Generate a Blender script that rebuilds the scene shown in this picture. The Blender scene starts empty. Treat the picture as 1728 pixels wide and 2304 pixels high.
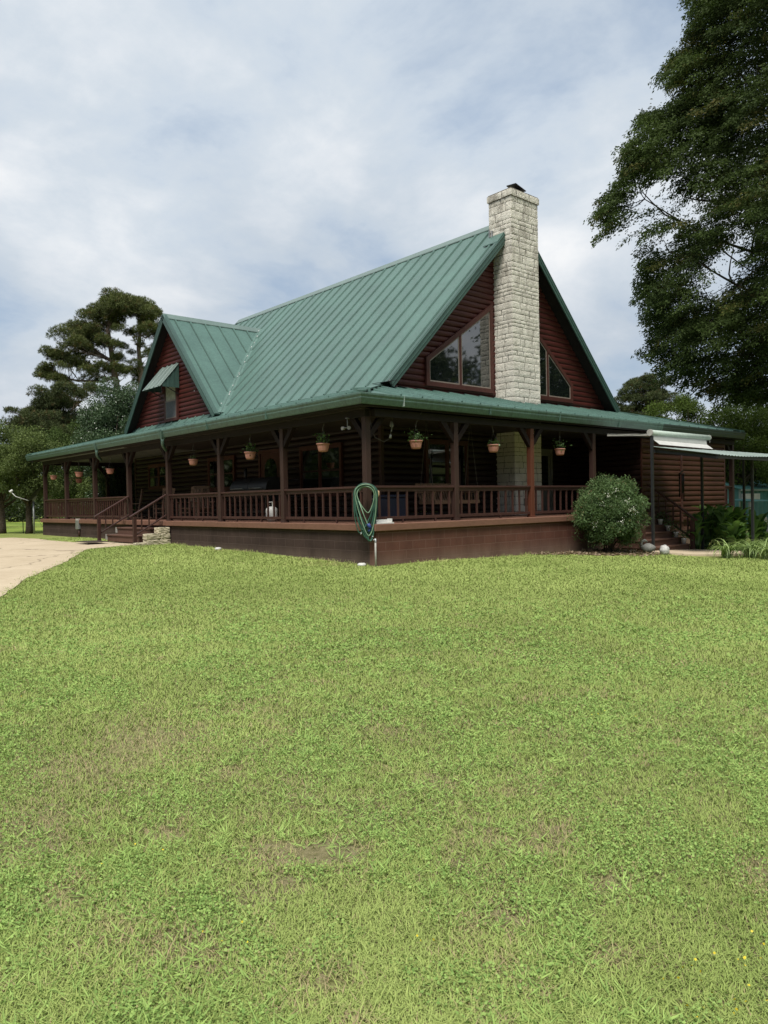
import bpy, math, random
import numpy as np
from mathutils import Vector, Matrix
random.seed(7); rng = np.random.default_rng(11)
SC = bpy.context.scene; COL = SC.collection
V = Vector
# World frame: origin = outer corner of the porch deck (deck top is z = 0),
# +X runs along the stone-chimney gable front, +Y along the long entrance side, +Z up.  Metres.

# ------------------------------------------------------------------ tagging
def tag(o, label=None, cat=None, group=None, kind=None):
    if label: o['label'] = label
    if cat: o['category'] = cat
    if group: o['group'] = group
    if kind: o['kind'] = kind
    return o
def thing(name, label, cat, loc=(0,0,0), rz=0.0, group=None):
    o = bpy.data.objects.new(name, None); COL.objects.link(o)
    o.empty_display_size = .2
    o.location = loc; o.rotation_euler = (0,0,rz)
    return tag(o, label, cat, group)
def copy_tree(o, parent=None):
    c = o.copy(); COL.objects.link(c); c.parent = parent
    for ch in list(o.children): copy_tree(ch, c)
    return c

# ------------------------------------------------------------------ mesh builder
class MB:
    def __init__(s): s.v=[]; s.f=[]; s.sm=[]
    def add(s, vs, fs, smooth=False):
        b=len(s.v); s.v+= [tuple(p) for p in vs]
        for f in fs: s.f.append(tuple(b+i for i in f)); s.sm.append(smooth)
        return s
    def box(s,x0,x1,y0,y1,z0,z1):
        vs=[(x,y,z) for x in(x0,x1) for y in(y0,y1) for z in(z0,z1)]
        return s.add(vs,[(0,1,3,2),(4,6,7,5),(0,4,5,1),(2,3,7,6),(0,2,6,4),(1,5,7,3)])
    def obox(s,c,ax,ay,az,hx,hy,hz,jit=0):
        c=V(c);ax=V(ax);ay=V(ay);az=V(az);vs=[]
        for i in(-1,1):
            for j in(-1,1):
                for k in(-1,1):
                    p=c+ax*hx*i+ay*hy*j+az*hz*k
                    if jit: p+=V((random.uniform(-jit,jit),random.uniform(-jit,jit),random.uniform(-jit,jit)))
                    vs.append(p)
        return s.add(vs,[(0,1,3,2),(4,6,7,5),(0,4,5,1),(2,3,7,6),(0,2,6,4),(1,5,7,3)])
    def bar(s,p,q,w,h=None,up=(0,0,1)):
        h=h or w; p=V(p);q=V(q); d=(q-p); L=d.length; d.normalize()
        up=V(up)
        if abs(d.dot(up))>.99: up=V((1,0,0))
        sx=d.cross(up).normalized(); uz=sx.cross(d)
        return s.obox((p+q)/2,d,sx,uz,L/2,w/2,h/2)
    def tube(s,pts,rad,n=8,cap=True,closed=False,smooth=True):
        pts=[V(p) for p in pts]; m=len(pts)
        if not hasattr(rad,'__len__'): rad=[rad]*m
        b=len(s.v); prev=None
        for i,p in enumerate(pts):
            a=pts[(i-1)%m] if (closed or i>0) else pts[i]
            c=pts[(i+1)%m] if (closed or i<m-1) else pts[i]
            d=(c-a)
            if d.length<1e-9: d=V((0,0,1))
            d.normalize()
            if prev is None:
                ref=V((0,0,1)) if abs(d.z)<.9 else V((1,0,0)); u=d.cross(ref).normalized()
            else:
                u=prev-d*prev.dot(d)
                if u.length<1e-6: u=d.orthogonal()
                u.normalize()
            prev=u; w=d.cross(u)
            for k in range(n):
                t=2*math.pi*k/n; s.v.append(tuple(p+(u*math.cos(t)+w*math.sin(t))*rad[i]))
        R=range(m if closed else m-1)
        for i in R:
            j=(i+1)%m
            for k in range(n):
                s.f.append((b+i*n+k,b+i*n+(k+1)%n,b+j*n+(k+1)%n,b+j*n+k)); s.sm.append(smooth)
        if cap and not closed:
            s.f.append(tuple(b+k for k in range(n))[::-1]); s.sm.append(False)
            s.f.append(tuple(b+(m-1)*n+k for k in range(n))); s.sm.append(False)
        return s
    def lathe(s,prof,c=(0,0,0),n=24,mod=0,smooth=True):
        b=len(s.v); m=len(prof)
        for (r,z) in prof:
            for k in range(n):
                rr=r*(1-(mod if k%2 else 0)); t=2*math.pi*k/n
                s.v.append((c[0]+rr*math.cos(t),c[1]+rr*math.sin(t),c[2]+z))
        for i in range(m-1):
            for k in range(n):
                s.f.append((b+i*n+k,b+i*n+(k+1)%n,b+(i+1)*n+(k+1)%n,b+(i+1)*n+k)); s.sm.append(smooth)
        return s
    def poly(s,pts): return s.add(pts,[tuple(range(len(pts)))])
    def prism(s,pts,off):
        n=len(pts); off=V(off); a=[V(p) for p in pts]; b=[p+off for p in a]
        fs=[tuple(range(n))[::-1],tuple(range(n,2*n))]
        for i in range(n): j=(i+1)%n; fs.append((i,j,n+j,n+i))
        return s.add(a+b,fs)
    def sweep(s,prof,p,q,ax,az,miter0=0,miter1=0,cap=True):
        """prof [(out,z)] extruded from p to q; out along ax, z along az; miter shifts the ends by out*miter"""
        p=V(p);q=V(q);d=(q-p).normalized();ax=V(ax);az=V(az);n=len(prof)
        a=[p+ax*o+az*z+d*(o*miter0) for o,z in prof]; b=[q+ax*o+az*z+d*(o*miter1) for o,z in prof]
        fs=[(i,(i+1)%n,n+(i+1)%n,n+i) for i in range(n)]
        if cap: fs+= [tuple(range(n))[::-1],tuple(range(n,2*n))]
        return s.add(a+b,fs)
    def build(s,name,mat,parent=None,bevel=0,loc=None,recalc=True,shade=None):
        me=bpy.data.meshes.new(name); me.from_pydata(s.v,[],s.f); me.update()
        if recalc:
            import bmesh
            bm=bmesh.new(); bm.from_mesh(me); bmesh.ops.recalc_face_normals(bm,faces=bm.faces); bm.to_mesh(me); bm.free()
        sm=np.array(s.sm,dtype=bool)
        if shade is not None: sm[:]=shade
        if len(sm)==len(me.polygons): me.polygons.foreach_set('use_smooth',sm)
        o=bpy.data.objects.new(name,me); COL.objects.link(o); me.materials.append(mat)
        if parent: o.parent=parent
        if loc: o.location=loc
        if bevel:
            b=o.modifiers.new('bevel','BEVEL'); b.width=bevel; b.segments=1; b.limit_method='ANGLE'
        return o

# ------------------------------------------------------------------ node helpers
class NT:
    def __init__(s,tree): s.t=tree; s.n=tree.nodes; s.l=tree.links
    def node(s,typ,**kw):
        n=s.n.new(typ)
        for k,v in kw.items():
            if k.startswith('_'): setattr(n,k[1:],v)
        return n
    def put(s,inp,val):
        if isinstance(val,bpy.types.NodeSocket): s.l.new(val,inp)
        elif val is not None:
            if isinstance(val,(tuple,list)) and len(val)==3 and inp.type=='RGBA': val=(*val,1)
            inp.default_value=val
    def pos(s): return s.node('ShaderNodeNewGeometry').outputs['Position']
    def objc(s): return s.node('ShaderNodeTexCoord').outputs['Object']
    def math(s,op,a,b=None,c=None,clamp=False):
        n=s.node('ShaderNodeMath',_operation=op); n.use_clamp=clamp
        s.put(n.inputs[0],a)
        if b is not None: s.put(n.inputs[1],b)
        if c is not None: s.put(n.inputs[2],c)
        return n.outputs[0]
    def sep(s,v): n=s.node('ShaderNodeSeparateXYZ'); s.put(n.inputs[0],v); return n.outputs
    def comb(s,x,y,z):
        n=s.node('ShaderNodeCombineXYZ')
        for i,q in enumerate((x,y,z)): s.put(n.inputs[i],q)
        return n.outputs[0]
    def scale(s,v,k):
        n=s.node('ShaderNodeVectorMath',_operation='MULTIPLY'); s.put(n.inputs[0],v); n.inputs[1].default_value=k if hasattr(k,'__len__') else (k,k,k); return n.outputs[0]
    def noise(s,v,scale,detail=4,rough=.55,dist=0,out=0):
        n=s.node('ShaderNodeTexNoise'); s.put(n.inputs['Vector'],v); n.inputs['Scale'].default_value=scale
        n.inputs['Detail'].default_value=detail; n.inputs['Roughness'].default_value=rough; n.inputs['Distortion'].default_value=dist
        return n.outputs[out]
    def ramp(s,f,stops,interp='LINEAR'):
        n=s.node('ShaderNodeValToRGB'); s.put(n.inputs[0],f); e=n.color_ramp.elements; n.color_ramp.interpolation=interp
        while len(e)<len(stops): e.new(.5)
        for el,(p,c) in zip(e,stops):
            el.position=p; el.color=(*c,1) if hasattr(c,'__len__') else (c,c,c,1)
        return n.outputs[0]
    def mix(s,f,a,b,mode='MIX'):
        n=s.node('ShaderNodeMix',_data_type='RGBA',_blend_type=mode); s.put(n.inputs[0],f); s.put(n.inputs[6],a); s.put(n.inputs[7],b); return n.outputs[2]
    def bump(s,h,strength=.3,dist=.02):
        n=s.node('ShaderNodeBump'); s.put(n.inputs['Height'],h); n.inputs['Strength'].default_value=strength; n.inputs['Distance'].default_value=dist; return n.outputs[0]
    def attr(s,name): n=s.node('ShaderNodeAttribute'); n.attribute_name=name; return n.outputs
MATS={}
def material(name):
    m=bpy.data.materials.new(name); m.use_nodes=True; m.node_tree.nodes.clear(); t=NT(m.node_tree)
    out=t.node('ShaderNodeOutputMaterial'); b=t.node('ShaderNodeBsdfPrincipled'); t.l.new(b.outputs[0],out.inputs[0])
    t.b=b; t.out=out
    MATS[name]=m
    return m,t
def simple(name,col,rough=.6,var=.25,scale=6,bump=0,bscale=60,spec=.4,metal=0,coords='pos'):
    m,t=material(name); p=t.pos() if coords=='pos' else t.objc()
    n=t.noise(p,scale,5,.6)
    lo=tuple(c*(1-var) for c in col); hi=tuple(min(1,c*(1+var)) for c in col)
    t.put(t.b.inputs['Base Color'],t.ramp(n,[(.3,lo),(.7,hi)]))
    t.b.inputs['Roughness'].default_value=rough; t.b.inputs['Specular IOR Level'].default_value=spec; t.b.inputs['Metallic'].default_value=metal
    if bump: t.put(t.b.inputs['Normal'],t.bump(t.noise(p,bscale,4),bump,.01))
    return m
def wood(name,col,rough=.6,var=.35,spec=.3,stretch=(1.2,1.2,9)):
    """stained wood: streaks along the two horizontal axes, fine grain bump"""
    m,t=material(name); p=t.pos()
    st=t.noise(t.scale(p,stretch),3,6,.65)
    big=t.noise(p,.7,3,.6)
    f=t.math('MULTIPLY_ADD',st,.6,t.math('MULTIPLY',big,.4))
    lo=tuple(c*(1-var) for c in col); hi=tuple(c*(1+var) for c in col)
    t.put(t.b.inputs['Base Color'],t.ramp(f,[(.32,lo),(.68,hi)]))
    t.put(t.b.inputs['Roughness'],t.math('MULTIPLY_ADD',st,.25,rough-.12))
    t.b.inputs['Specular IOR Level'].default_value=spec
    t.put(t.b.inputs['Normal'],t.bump(t.noise(t.scale(p,(6,6,60)),4,4),.25,.006))
    return m
# ---- named materials
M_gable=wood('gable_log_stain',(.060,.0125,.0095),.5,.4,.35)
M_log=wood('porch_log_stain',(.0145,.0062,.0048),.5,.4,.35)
M_logr=wood('side_log_stain',(.060,.024,.014),.6,.45,.25)
M_trim=wood('window_trim_stain',(.062,.020,.015),.5,.25,.35,(3,3,3))
M_post=wood('post_stain',(.040,.020,.0155),.55,.25,.35,(9,9,1.2))
M_rail=wood('rail_stain',(.050,.022,.0175),.5,.3,.35,(4,4,4))
M_slab=wood('deck_paint',(.175,.090,.062),.65,.22,.25,(2,2,7))
M_soffit=simple('soffit_stain',(.010,.0058,.005),.8,.3,3)
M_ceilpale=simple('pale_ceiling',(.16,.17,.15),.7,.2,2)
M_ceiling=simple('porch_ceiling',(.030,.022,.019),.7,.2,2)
M_step=wood('step_paint',(.105,.056,.041),.6,.25,.3,(3,3,5))
def blocks(name,col,mortar,rough=.85,bump=.9):
    m,t=material(name); x,y,z=t.sep(t.pos())
    v=t.comb(t.math('ADD',x,t.math('MULTIPLY',y,1.0)),z,0.0)
    br=t.node('ShaderNodeTexBrick'); t.put(br.inputs['Vector'],v); br.inputs['Scale'].default_value=1
    br.inputs['Brick Width'].default_value=.44; br.inputs['Row Height'].default_value=.215; br.inputs['Mortar Size'].default_value=.010
    br.inputs['Mortar Smooth'].default_value=.3; br.offset=.5
    br.inputs['Color1'].default_value=(1,1,1,1); br.inputs['Color2'].default_value=(.9,.9,.9,1); br.inputs['Mortar'].default_value=(0,0,0,1)
    n=t.noise(t.pos(),1.1,5,.6); fine=t.noise(t.pos(),45,5,.7)
    streak=t.noise(t.scale(t.pos(),(1.3,1.3,.3)),1.6,4,.6)
    f=t.math('MULTIPLY_ADD',n,.45,t.math('MULTIPLY_ADD',streak,.35,t.math('MULTIPLY',fine,.2)))
    lo=tuple(c*.68 for c in col); hi=tuple(c*1.3 for c in col)
    base=t.ramp(f,[(.36,lo),(.64,hi)])
    low=t.math('MULTIPLY',t.math('SUBTRACT',-.62,z),1.9,clamp=True)   # dusty splash band near the soil
    base=t.mix(t.math('MULTIPLY',low,t.math('MULTIPLY',streak,1.35),clamp=True),base,(.20,.15,.12))
    mort=t.math('SUBTRACT',1,br.outputs['Fac'])
    mask=t.math('MULTIPLY',br.outputs['Fac'],t.math('MULTIPLY_ADD',n,1.1,.05,clamp=True))
    t.put(t.b.inputs['Base Color'],t.mix(mask,base,mortar))
    t.b.inputs['Roughness'].default_value=rough; t.b.inputs['Specular IOR Level'].default_value=.25
    h=t.math('ADD',t.math('MULTIPLY',mort,.5),t.math('MULTIPLY',fine,.55))
    t.put(t.b.inputs['Normal'],t.bump(h,bump,.012))
    return m
M_blockL=blocks('rough_block_brown',(.048,.030,.025),(.095,.067,.057),.9,1.0)
M_blockF=blocks('painted_block_redbrown',(.100,.043,.031),(.15,.09,.07),.7,.35)
def metalpaint(name,col,rough=.42,dirt=.3,streak=(1,1,1),var=.18,spec=.5):
    m,t=material(name); p=t.pos()
    n=t.noise(p,.6,4,.6); d=t.noise(t.scale(p,streak),5,6,.7); mott=t.noise(p,14,4,.6)
    f=t.math('MULTIPLY_ADD',n,.5,t.math('MULTIPLY',mott,.5))
    lo=tuple(c*(1-var) for c in col); hi=tuple(c*(1+var) for c in col)
    base=t.ramp(f,[(.35,lo),(.65,hi)])
    dm=t.math('MULTIPLY',t.ramp(d,[(.5,0.),(.68,1.)]),dirt)
    base=t.mix(dm,base,tuple(c*.38+.01 for c in col))
    t.put(t.b.inputs['Base Color'],base)
    t.put(t.b.inputs['Roughness'],t.math('MULTIPLY_ADD',t.math('MULTIPLY_ADD',n,.6,t.math('MULTIPLY',mott,.4)),.40,rough-.17))
    t.b.inputs['Specular IOR Level'].default_value=spec
    t.put(t.b.inputs['Normal'],t.bump(t.noise(p,1.7,3),.12,.05))
    return m
M_roof=metalpaint('green_roof_metal',(.076,.146,.121),.38,.25,(1,3,1),.24)
M_gutter=metalpaint('green_gutter_weathered',(.068,.126,.100),.5,.75,(2.2,2.2,.45),.3)
M_gutterdark=metalpaint('green_gutter_shade',(.028,.045,.038),.5,.5,(2.2,2.2,.45),.3)  # shaded copy of the gutter green: tree shade painted into the right end
M_lapshade=metalpaint('roof_lap_shadow',(.022,.045,.038),.6,.2)  # dark strips along the roof laps: shade put into the colour
M_ridge=metalpaint('ridge_metal',(.13,.185,.165),.38,.2)
M_rake=metalpaint('green_trim_metal',(.046,.092,.076),.45,.15)
M_canopy=metalpaint('pale_green_sheet',(.26,.32,.295),.5,.35,(1,1,1))
M_teal=metalpaint('teal_sheet_metal',(.060,.185,.18),.5,.2,(1,1,.3))
M_white=simple('white_plastic',(.58,.58,.56),.45,.08,3)
M_offwhite=simple('weathered_white',(.36,.35,.32),.6,.2,9)
M_awn=simple('awning_canvas',(.42,.43,.41),.8,.07,4)
M_black=simple('black_metal',(.012,.012,.013),.45,.4,8,spec=.5)
M_dkmetal=simple('dark_post_metal',(.018,.019,.021),.5,.3,6,spec=.5)
M_galv=simple('galvanised_metal',(.30,.31,.31),.45,.15,8,metal=.6)
M_rope=simple('grey_rope',(.09,.083,.076),.9,.25,20)
M_hose=simple('green_hose',(.030,.088,.062),.42,.4,5,spec=.5)
M_hosel=simple('pale_green_hose',(.16,.26,.17),.45,.25,5,spec=.5)
M_blue=simple('blue_nozzle',(.02,.04,.16),.5,.3,9)
M_tan=simple('tan_plastic',(.50,.33,.19),.5,.2,9)
M_chair=wood('rocker_wood',(.20,.135,.095),.65,.3,.25,(6,6,6))
M_swing=wood('swing_wood',(.19,.115,.072),.6,.25,.3,(3,8,8))
M_conc=None
def terracotta():
    m,t=material('terracotta_plastic'); p=t.objc()
    n=t.noise(p,7,4,.6)
    t.put(t.b.inputs['Base Color'],t.ramp(n,[(.3,(.38,.165,.125)),(.7,(.50,.24,.185))]))
    t.b.inputs['Roughness'].default_value=.6
    return m
M_pot=terracotta()
def stone():
    m,t=material('limestone'); p=t.pos(); rnd=t.attr('tint')[0]
    n=t.noise(p,2.3,6,.65); f=t.noise(p,22,6,.7); pit=t.noise(p,60,3,.6)
    c=t.mix(t.ramp(n,[(.38,0.),(.72,1.)]),(.71,.665,.57),(.46,.425,.35))
    c=t.mix(t.math('MULTIPLY',rnd,.55),c,(.80,.77,.70))
    lich=t.ramp(t.noise(t.scale(p,(1,1,.6)),3.5,6,.72),[(.45,0.),(.62,1.)])
    z=t.sep(p)[2]
    high=t.math('MULTIPLY_ADD',z,.10,-.22,clamp=True)
    c=t.mix(t.math('MULTIPLY',lich,t.math('MULTIPLY',high,1.0)),c,(.25,.225,.19))
    c=t.mix(t.ramp(f,[(.28,.45),(.48,0.)]),c,(.30,.27,.22))
    t.put(t.b.inputs['Base Color'],c); t.b.inputs['Roughness'].default_value=.9; t.b.inputs['Specular IOR Level'].default_value=.2
    t.put(t.b.inputs['Normal'],t.bump(t.math('MULTIPLY_ADD',pit,.3,f),1.0,.035))
    return m
M_stone=stone()
M_mortar=simple('chimney_mortar',(.20,.18,.15),.95,.3,12,.4)  # plain mortar colour for chimney core, crown and ash door
def glass(name,col=(.006,.008,.008),rough=.03):
    m,t=material(name); t.b.inputs['Base Color'].default_value=(*col,1); t.b.inputs['Roughness'].default_value=rough
    t.b.inputs['Specular IOR Level'].default_value=.62; t.b.inputs['IOR'].default_value=2.1
    t.put(t.b.inputs['Normal'],t.bump(t.noise(t.pos(),.9,2),.035,.05))
    return m
M_glass=glass('window_glass')
M_curtain=simple('curtain_behind_glass',(.33,.33,.24),.6,.35,7,spec=.6)
M_screen=simple('insect_screen',(.09,.095,.10),.7,.2,9)
def concrete():
    m,t=material('driveway_concrete'); p=t.pos()
    n=t.noise(p,.5,5,.6); f=t.noise(p,30,5,.7); s=t.noise(p,3.2,6,.7)
    c=t.ramp(t.math('MULTIPLY_ADD',n,.5,t.math('MULTIPLY',s,.5)),[(.35,(.42,.34,.235)),(.66,(.54,.45,.325))])
    v=t.node('ShaderNodeTexVoronoi',_feature='DISTANCE_TO_EDGE'); 
    wv=t.node('ShaderNodeVectorMath',_operation='ADD'); t.put(wv.inputs[0],p)
    nn=t.node('ShaderNodeTexNoise'); t.put(nn.inputs['Vector'],p); nn.inputs['Scale'].default_value=1.3; nn.inputs['Detail'].default_value=6
    t.put(wv.inputs[1],t.scale(nn.outputs['Color'],1.1)); t.put(v.inputs['Vector'],wv.outputs[0]); v.inputs['Scale'].default_value=.16
    crack=t.ramp(v.outputs['Distance'],[(.0,1.),(.006,0.)])
    c=t.mix(t.math('MULTIPLY',crack,.85),c,(.12,.09,.06))
    c=t.mix(t.ramp(f,[(.3,.35),(.5,0.)]),c,(.24,.19,.135))
    t.put(t.b.inputs['Base Color'],c); t.b.inputs['Roughness'].default_value=.9; t.b.inputs['Specular IOR Level'].default_value=.2
    t.put(t.b.inputs['Normal'],t.bump(f,.4,.008))
    return m
M_conc=concrete()
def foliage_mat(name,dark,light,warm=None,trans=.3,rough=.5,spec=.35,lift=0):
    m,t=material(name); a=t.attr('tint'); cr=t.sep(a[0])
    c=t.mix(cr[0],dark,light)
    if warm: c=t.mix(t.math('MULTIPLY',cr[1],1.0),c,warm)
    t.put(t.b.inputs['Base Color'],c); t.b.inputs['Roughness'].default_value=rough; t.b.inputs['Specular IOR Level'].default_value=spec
    if lift:
        ge=t.node('ShaderNodeNewGeometry').outputs['Normal']; vm=t.node('ShaderNodeMix',_data_type='VECTOR'); vm.inputs[0].default_value=lift
        t.put(vm.inputs[4],ge); vm.inputs[5].default_value=(0,0,1); nz=t.node('ShaderNodeVectorMath',_operation='NORMALIZE'); t.put(nz.inputs[0],vm.outputs[1]); t.put(t.b.inputs['Normal'],nz.outputs[0])
    tr=t.node('ShaderNodeBsdfTranslucent'); t.put(tr.inputs[0],t.mix(.5,c,t.mix(1,c,(1.0,1.15,.5),'MULTIPLY')))
    mx=t.node('ShaderNodeMixShader'); mx.inputs[0].default_value=trans
    t.l.new(t.b.outputs[0],mx.inputs[1]); t.l.new(tr.outputs[0],mx.inputs[2]); t.l.new(mx.outputs[0],t.out.inputs[0])
    return m
M_bark=simple('bark',(.075,.058,.045),.95,.45,14,.9,18,spec=.15)
M_pbark=simple('pine_bark',(.17,.13,.105),.95,.4,9,.9,14,spec=.15)

# ------------------------------------------------------------------ terrain height
HP=np.array([(0,0,-1.0),(5,0,-1.04),(8,0,-1.09),(12,-1.5,-1.27),(20,-1,-1.36),(0,1.5,-.95),(0,3,-.905),(0,5.5,-.86),(0,8,-.82),(0,11,-.785),(0,18,-.77),(0,24.6,-.77),
 (-11,-13,-1.15),(-12,5,-.98),(-20,20,-.9),(10,-15,-1.4),(-5,-6,-1.03),(-6,4,-.86),(-3,10,-.80),(8,-5,-1.26),(4,30,-.8),(-5,40,-.9),(30,0,-1.45),(34,8,-1.5),(10,40,-.9),(-30,-10,-1.2),(60,20,-1.6),(20,60,-1.1),(-40,60,-1.0)])
def H(x,y):
    x=np.asarray(x,float); y=np.asarray(y,float); sh=x.shape; x=x.ravel(); y=y.ravel()
    out=np.empty_like(x)
    for i in range(0,len(x),200000):
        dx=x[i:i+200000,None]-HP[None,:,0]; dy=y[i:i+200000,None]-HP[None,:,1]
        w=1/(dx*dx+dy*dy+1.3)**1.6; out[i:i+200000]=(w*HP[None,:,2]).sum(1)/w.sum(1)
    return out.reshape(sh)
def h1(x,y): return float(H(np.array([x]),np.array([y]))[0])
CAM=np.array([-11.373336,-13.304989,.525972])
FW=np.array([.6584,.7525,-.0138]); FWh=np.array([.6585,.7526]); RTh=np.array([.7526,-.6585])

# ------------------------------------------------------------------ leaf / blade meshes (numpy)
def raw_mesh(name,verts,faces_n,loops,mat,tint=None,parent=None,smooth=False):
    me=bpy.data.meshes.new(name); nv=len(verts); nf=len(faces_n)
    me.vertices.add(nv); me.vertices.foreach_set('co',np.ascontiguousarray(verts,dtype=np.float32).ravel())
    me.loops.add(len(loops)); me.loops.foreach_set('vertex_index',np.ascontiguousarray(loops,dtype=np.int32))
    me.polygons.add(nf); st=np.concatenate([[0],np.cumsum(faces_n)[:-1]]).astype(np.int32)
    me.polygons.foreach_set('loop_start',st)
    try: me.polygons.foreach_set('loop_total',np.asarray(faces_n,dtype=np.int32))
    except Exception: pass
    me.update(calc_edges=True)
    if tint is not None:
        a=me.attributes.new('tint','FLOAT_COLOR','POINT'); c=np.ones((nv,4),np.float32); c[:,:tint.shape[1]]=tint
        a.data.foreach_set('color',c.ravel())
    me.materials.append(mat); me.validate(clean_customdata=False)
    o=bpy.data.objects.new(name,me); COL.objects.link(o)
    if parent: o.parent=parent
    return o
def unit(a): return a/np.maximum(np.linalg.norm(a,axis=1,keepdims=True),1e-9)
def leaves(P,axis,length,width,tint):
    """rhombic leaves: base P, long axis 'axis', returns verts/faces arrays"""
    n=len(P); axis=unit(axis); r=unit(np.cross(axis,rng.normal(size=(n,3))))
    L=length[:,None]; W=width[:,None]
    fold=np.cross(axis,r)*(W*.25)
    v=np.stack([P,P+axis*L*.45+r*W*.5+fold,P+axis*L,P+axis*L*.45-r*W*.5+fold],1).reshape(-1,3)
    return v,np.repeat(tint,4,axis=0)
def leaf_obj(name,chunks,mat,parent=None):
    v=np.concatenate([c[0] for c in chunks]); t=np.concatenate([c[1] for c in chunks]); n=len(v)//4
    return raw_mesh(name,v,np.full(n,4),np.arange(len(v)),mat,t,parent)
def clump_leaves(C,R,n,length,width,flat=.8,droop=0.,tip=.0,core=.45,warm=.0):
    """leaves filling ellipsoidal clumps (C centres, R radii, n leaves per unit r^2)"""
    cnt=np.maximum(6,(n*R**2).astype(int)); idx=np.repeat(np.arange(len(C)),cnt); N=len(idx)
    d=unit(rng.normal(size=(N,3))); u=rng.random(N)**core
    off=d*u[:,None]*np.array([1,1,flat]); P=C[idx]+off*R[idx][:,None]
    ax=unit(d*.9+rng.normal(size=(N,3))*.8+np.array([0,0,-droop]))
    cl=rng.random(len(C))[idx]
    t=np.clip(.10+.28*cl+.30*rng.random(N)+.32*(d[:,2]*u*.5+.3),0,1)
    w=np.clip((rng.random(N)<warm)*rng.random(N),0,1)
    s=.7+.6*rng.random(N)
    return leaves(P,ax,length*s,width*s,np.stack([t,w,np.zeros(N)],1))
def needle_tufts(C,R,n,length,width):
    """pine foliage: many small tufts with needles radiating up and out"""
    cnt=np.maximum(5,(n*R**2).astype(int)); idx=np.repeat(np.arange(len(C)),cnt); N=len(idx)
    d=unit(rng.normal(size=(N,3))); d[:,2]=np.where(d[:,2]<-.35,-d[:,2],d[:,2]); u=rng.random(N)**.4
    T=C[idx]+d*u[:,None]*R[idx][:,None]*np.array([1,1,.75])
    k=11; T2=np.repeat(T,k,axis=0); dd=np.repeat(d,k,axis=0)
    ax=unit(dd*.55+rng.normal(size=(N*k,3))*.75+np.array([0,0,.35]))
    cl=np.repeat(rng.random(N),k); up=np.repeat(d[:,2]*u,k)
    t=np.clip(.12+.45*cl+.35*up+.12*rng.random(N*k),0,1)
    s=.7+.5*rng.random(N*k)
    return leaves(T2,ax,length*s,width*s,np.stack([t,np.repeat((rng.random(N)<.06)*.7,k),np.zeros(N*k)],1))
def limb(mb,p,q,r0,r1,bend=.12,n=5,seg=7):
    p=np.array(p,float);q=np.array(q,float); L=np.linalg.norm(q-p); pts=[]; o=rng.normal(size=3)*bend*L; o2=rng.normal(size=3)*bend*.5*L
    for i in range(n+1):
        t=i/n; pts.append(p+(q-p)*t+o*math.sin(math.pi*t)*.6+o2*math.sin(2*math.pi*t)*.5)
    mb.tube(pts,[r0+(r1-r0)*(i/n)**.8 for i in range(n+1)],seg); return pts

# ================================================================== THE LOG HOUSE
house=thing('log_house','dark red-brown log house with green metal roof and wraparound porch','house',(0,0,-1.0))
HZ=V((0,0,1.0))                     # the Empty stands on the ground; parts keep world coordinates
def hp(o):                          # parent a world-space mesh to the house
    o.parent=house; o.location=o.location+HZ; return o
def hb(mb,name,mat,bevel=0,**k): return hp(mb.build(name,mat,None,bevel,**k))
def sub(mb,name,mat,parent,bevel=0,**k):   # sub-part in the same frame as its part
    return mb.build(name,mat,parent,bevel,**k)

# ---- foundation and deck slab
DX1,DY1=19.75,24.72
f=MB(); f.box(.08,.32,.08,DY1-.1,-1.75,-.16); hb(f,'foundation',M_blockL)
f=MB(); f.box(.078,12.4,.07,.318,-1.9,-.161); f.box(12.4,18.7,.42,.66,-1.9,-.16); hb(f,'foundation',M_blockF)
f=MB(); f.box(.32,19.5,DY1-.34,DY1-.1,-1.75,-.16); hb(f,'foundation',M_blockL)
s=MB()
for y0,y1 in((0,6.2),(6.204,11.25),(11.254,14.6),(14.604,DY1)): s.box(0,3.2,y0,y1,-.165,0)
s.box(3.204,8.3,0,3.4,-.165,0); s.box(8.304,12.45,0,3.4,-.165,0); s.box(3.204,16,20.6,DY1,-.165,0)
hb(s,'deck',M_slab,.012)
s=MB(); s.box(18.75,DX1,.3,8,-.165,0); hb(s,'deck',M_slab,.012)

# ---- half-round log walls
def logwall(O,S,Nn,z0,z1,extent,course=.188,amp=.05,zlines=8):
    """extent(z)->list of (s0,s1) intervals; O origin, S along, Nn outward normal"""
    mb=MB(); O=V(O);S=V(S);Nn=V(Nn)
    z=z0
    while z<z1-1e-6:
        top=min(z+course,z1); K=zlines
        js=random.uniform(-.006,.006)
        for (a,b) in extent((z+top)/2):
            pts=[]
            for k in range(K+1):
                zz=z+(top-z)*k/K; u=(k/K)
                off=amp*math.sqrt(max(0,1-(2*u-1)**2))**.8+js
                ex=extent(zz); ee=[e for e in ex if not(e[1]<a-.5 or e[0]>b+.5)]
                e=min(ee,key=lambda q:abs(q[0]-a)+abs(q[1]-b)) if ee else ((a+b)/2-.01,(a+b)/2+.01)
                pts.append((O+S*e[0]+Nn*off+V((0,0,zz)),O+S*e[1]+Nn*off+V((0,0,zz))))
            vs=[p for pr in pts for p in pr]
            mb.add(vs,[(2*k,2*k+1,2*k+3,2*k+2) for k in range(K)],True)
        z=top
    return mb
WX,WY=3.10,3.30          # entrance-side wall plane, gable wall plane
WXR,WYF=14.86,20.7
RX,RZ=8.98,10.02; EX0,EX1,EZ=3.01,14.95,3.925      # main ridge and lower roof edges
SL=(RZ-EZ)/(RX-EX0)
DYc,DZr=16.85,8.58; DY0,DYe,DZe=12.6,21.1,4.0       # cross gable: ridge y/z, eaves
DSL=(DZr-DZe)/(DYc-DY0)
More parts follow.
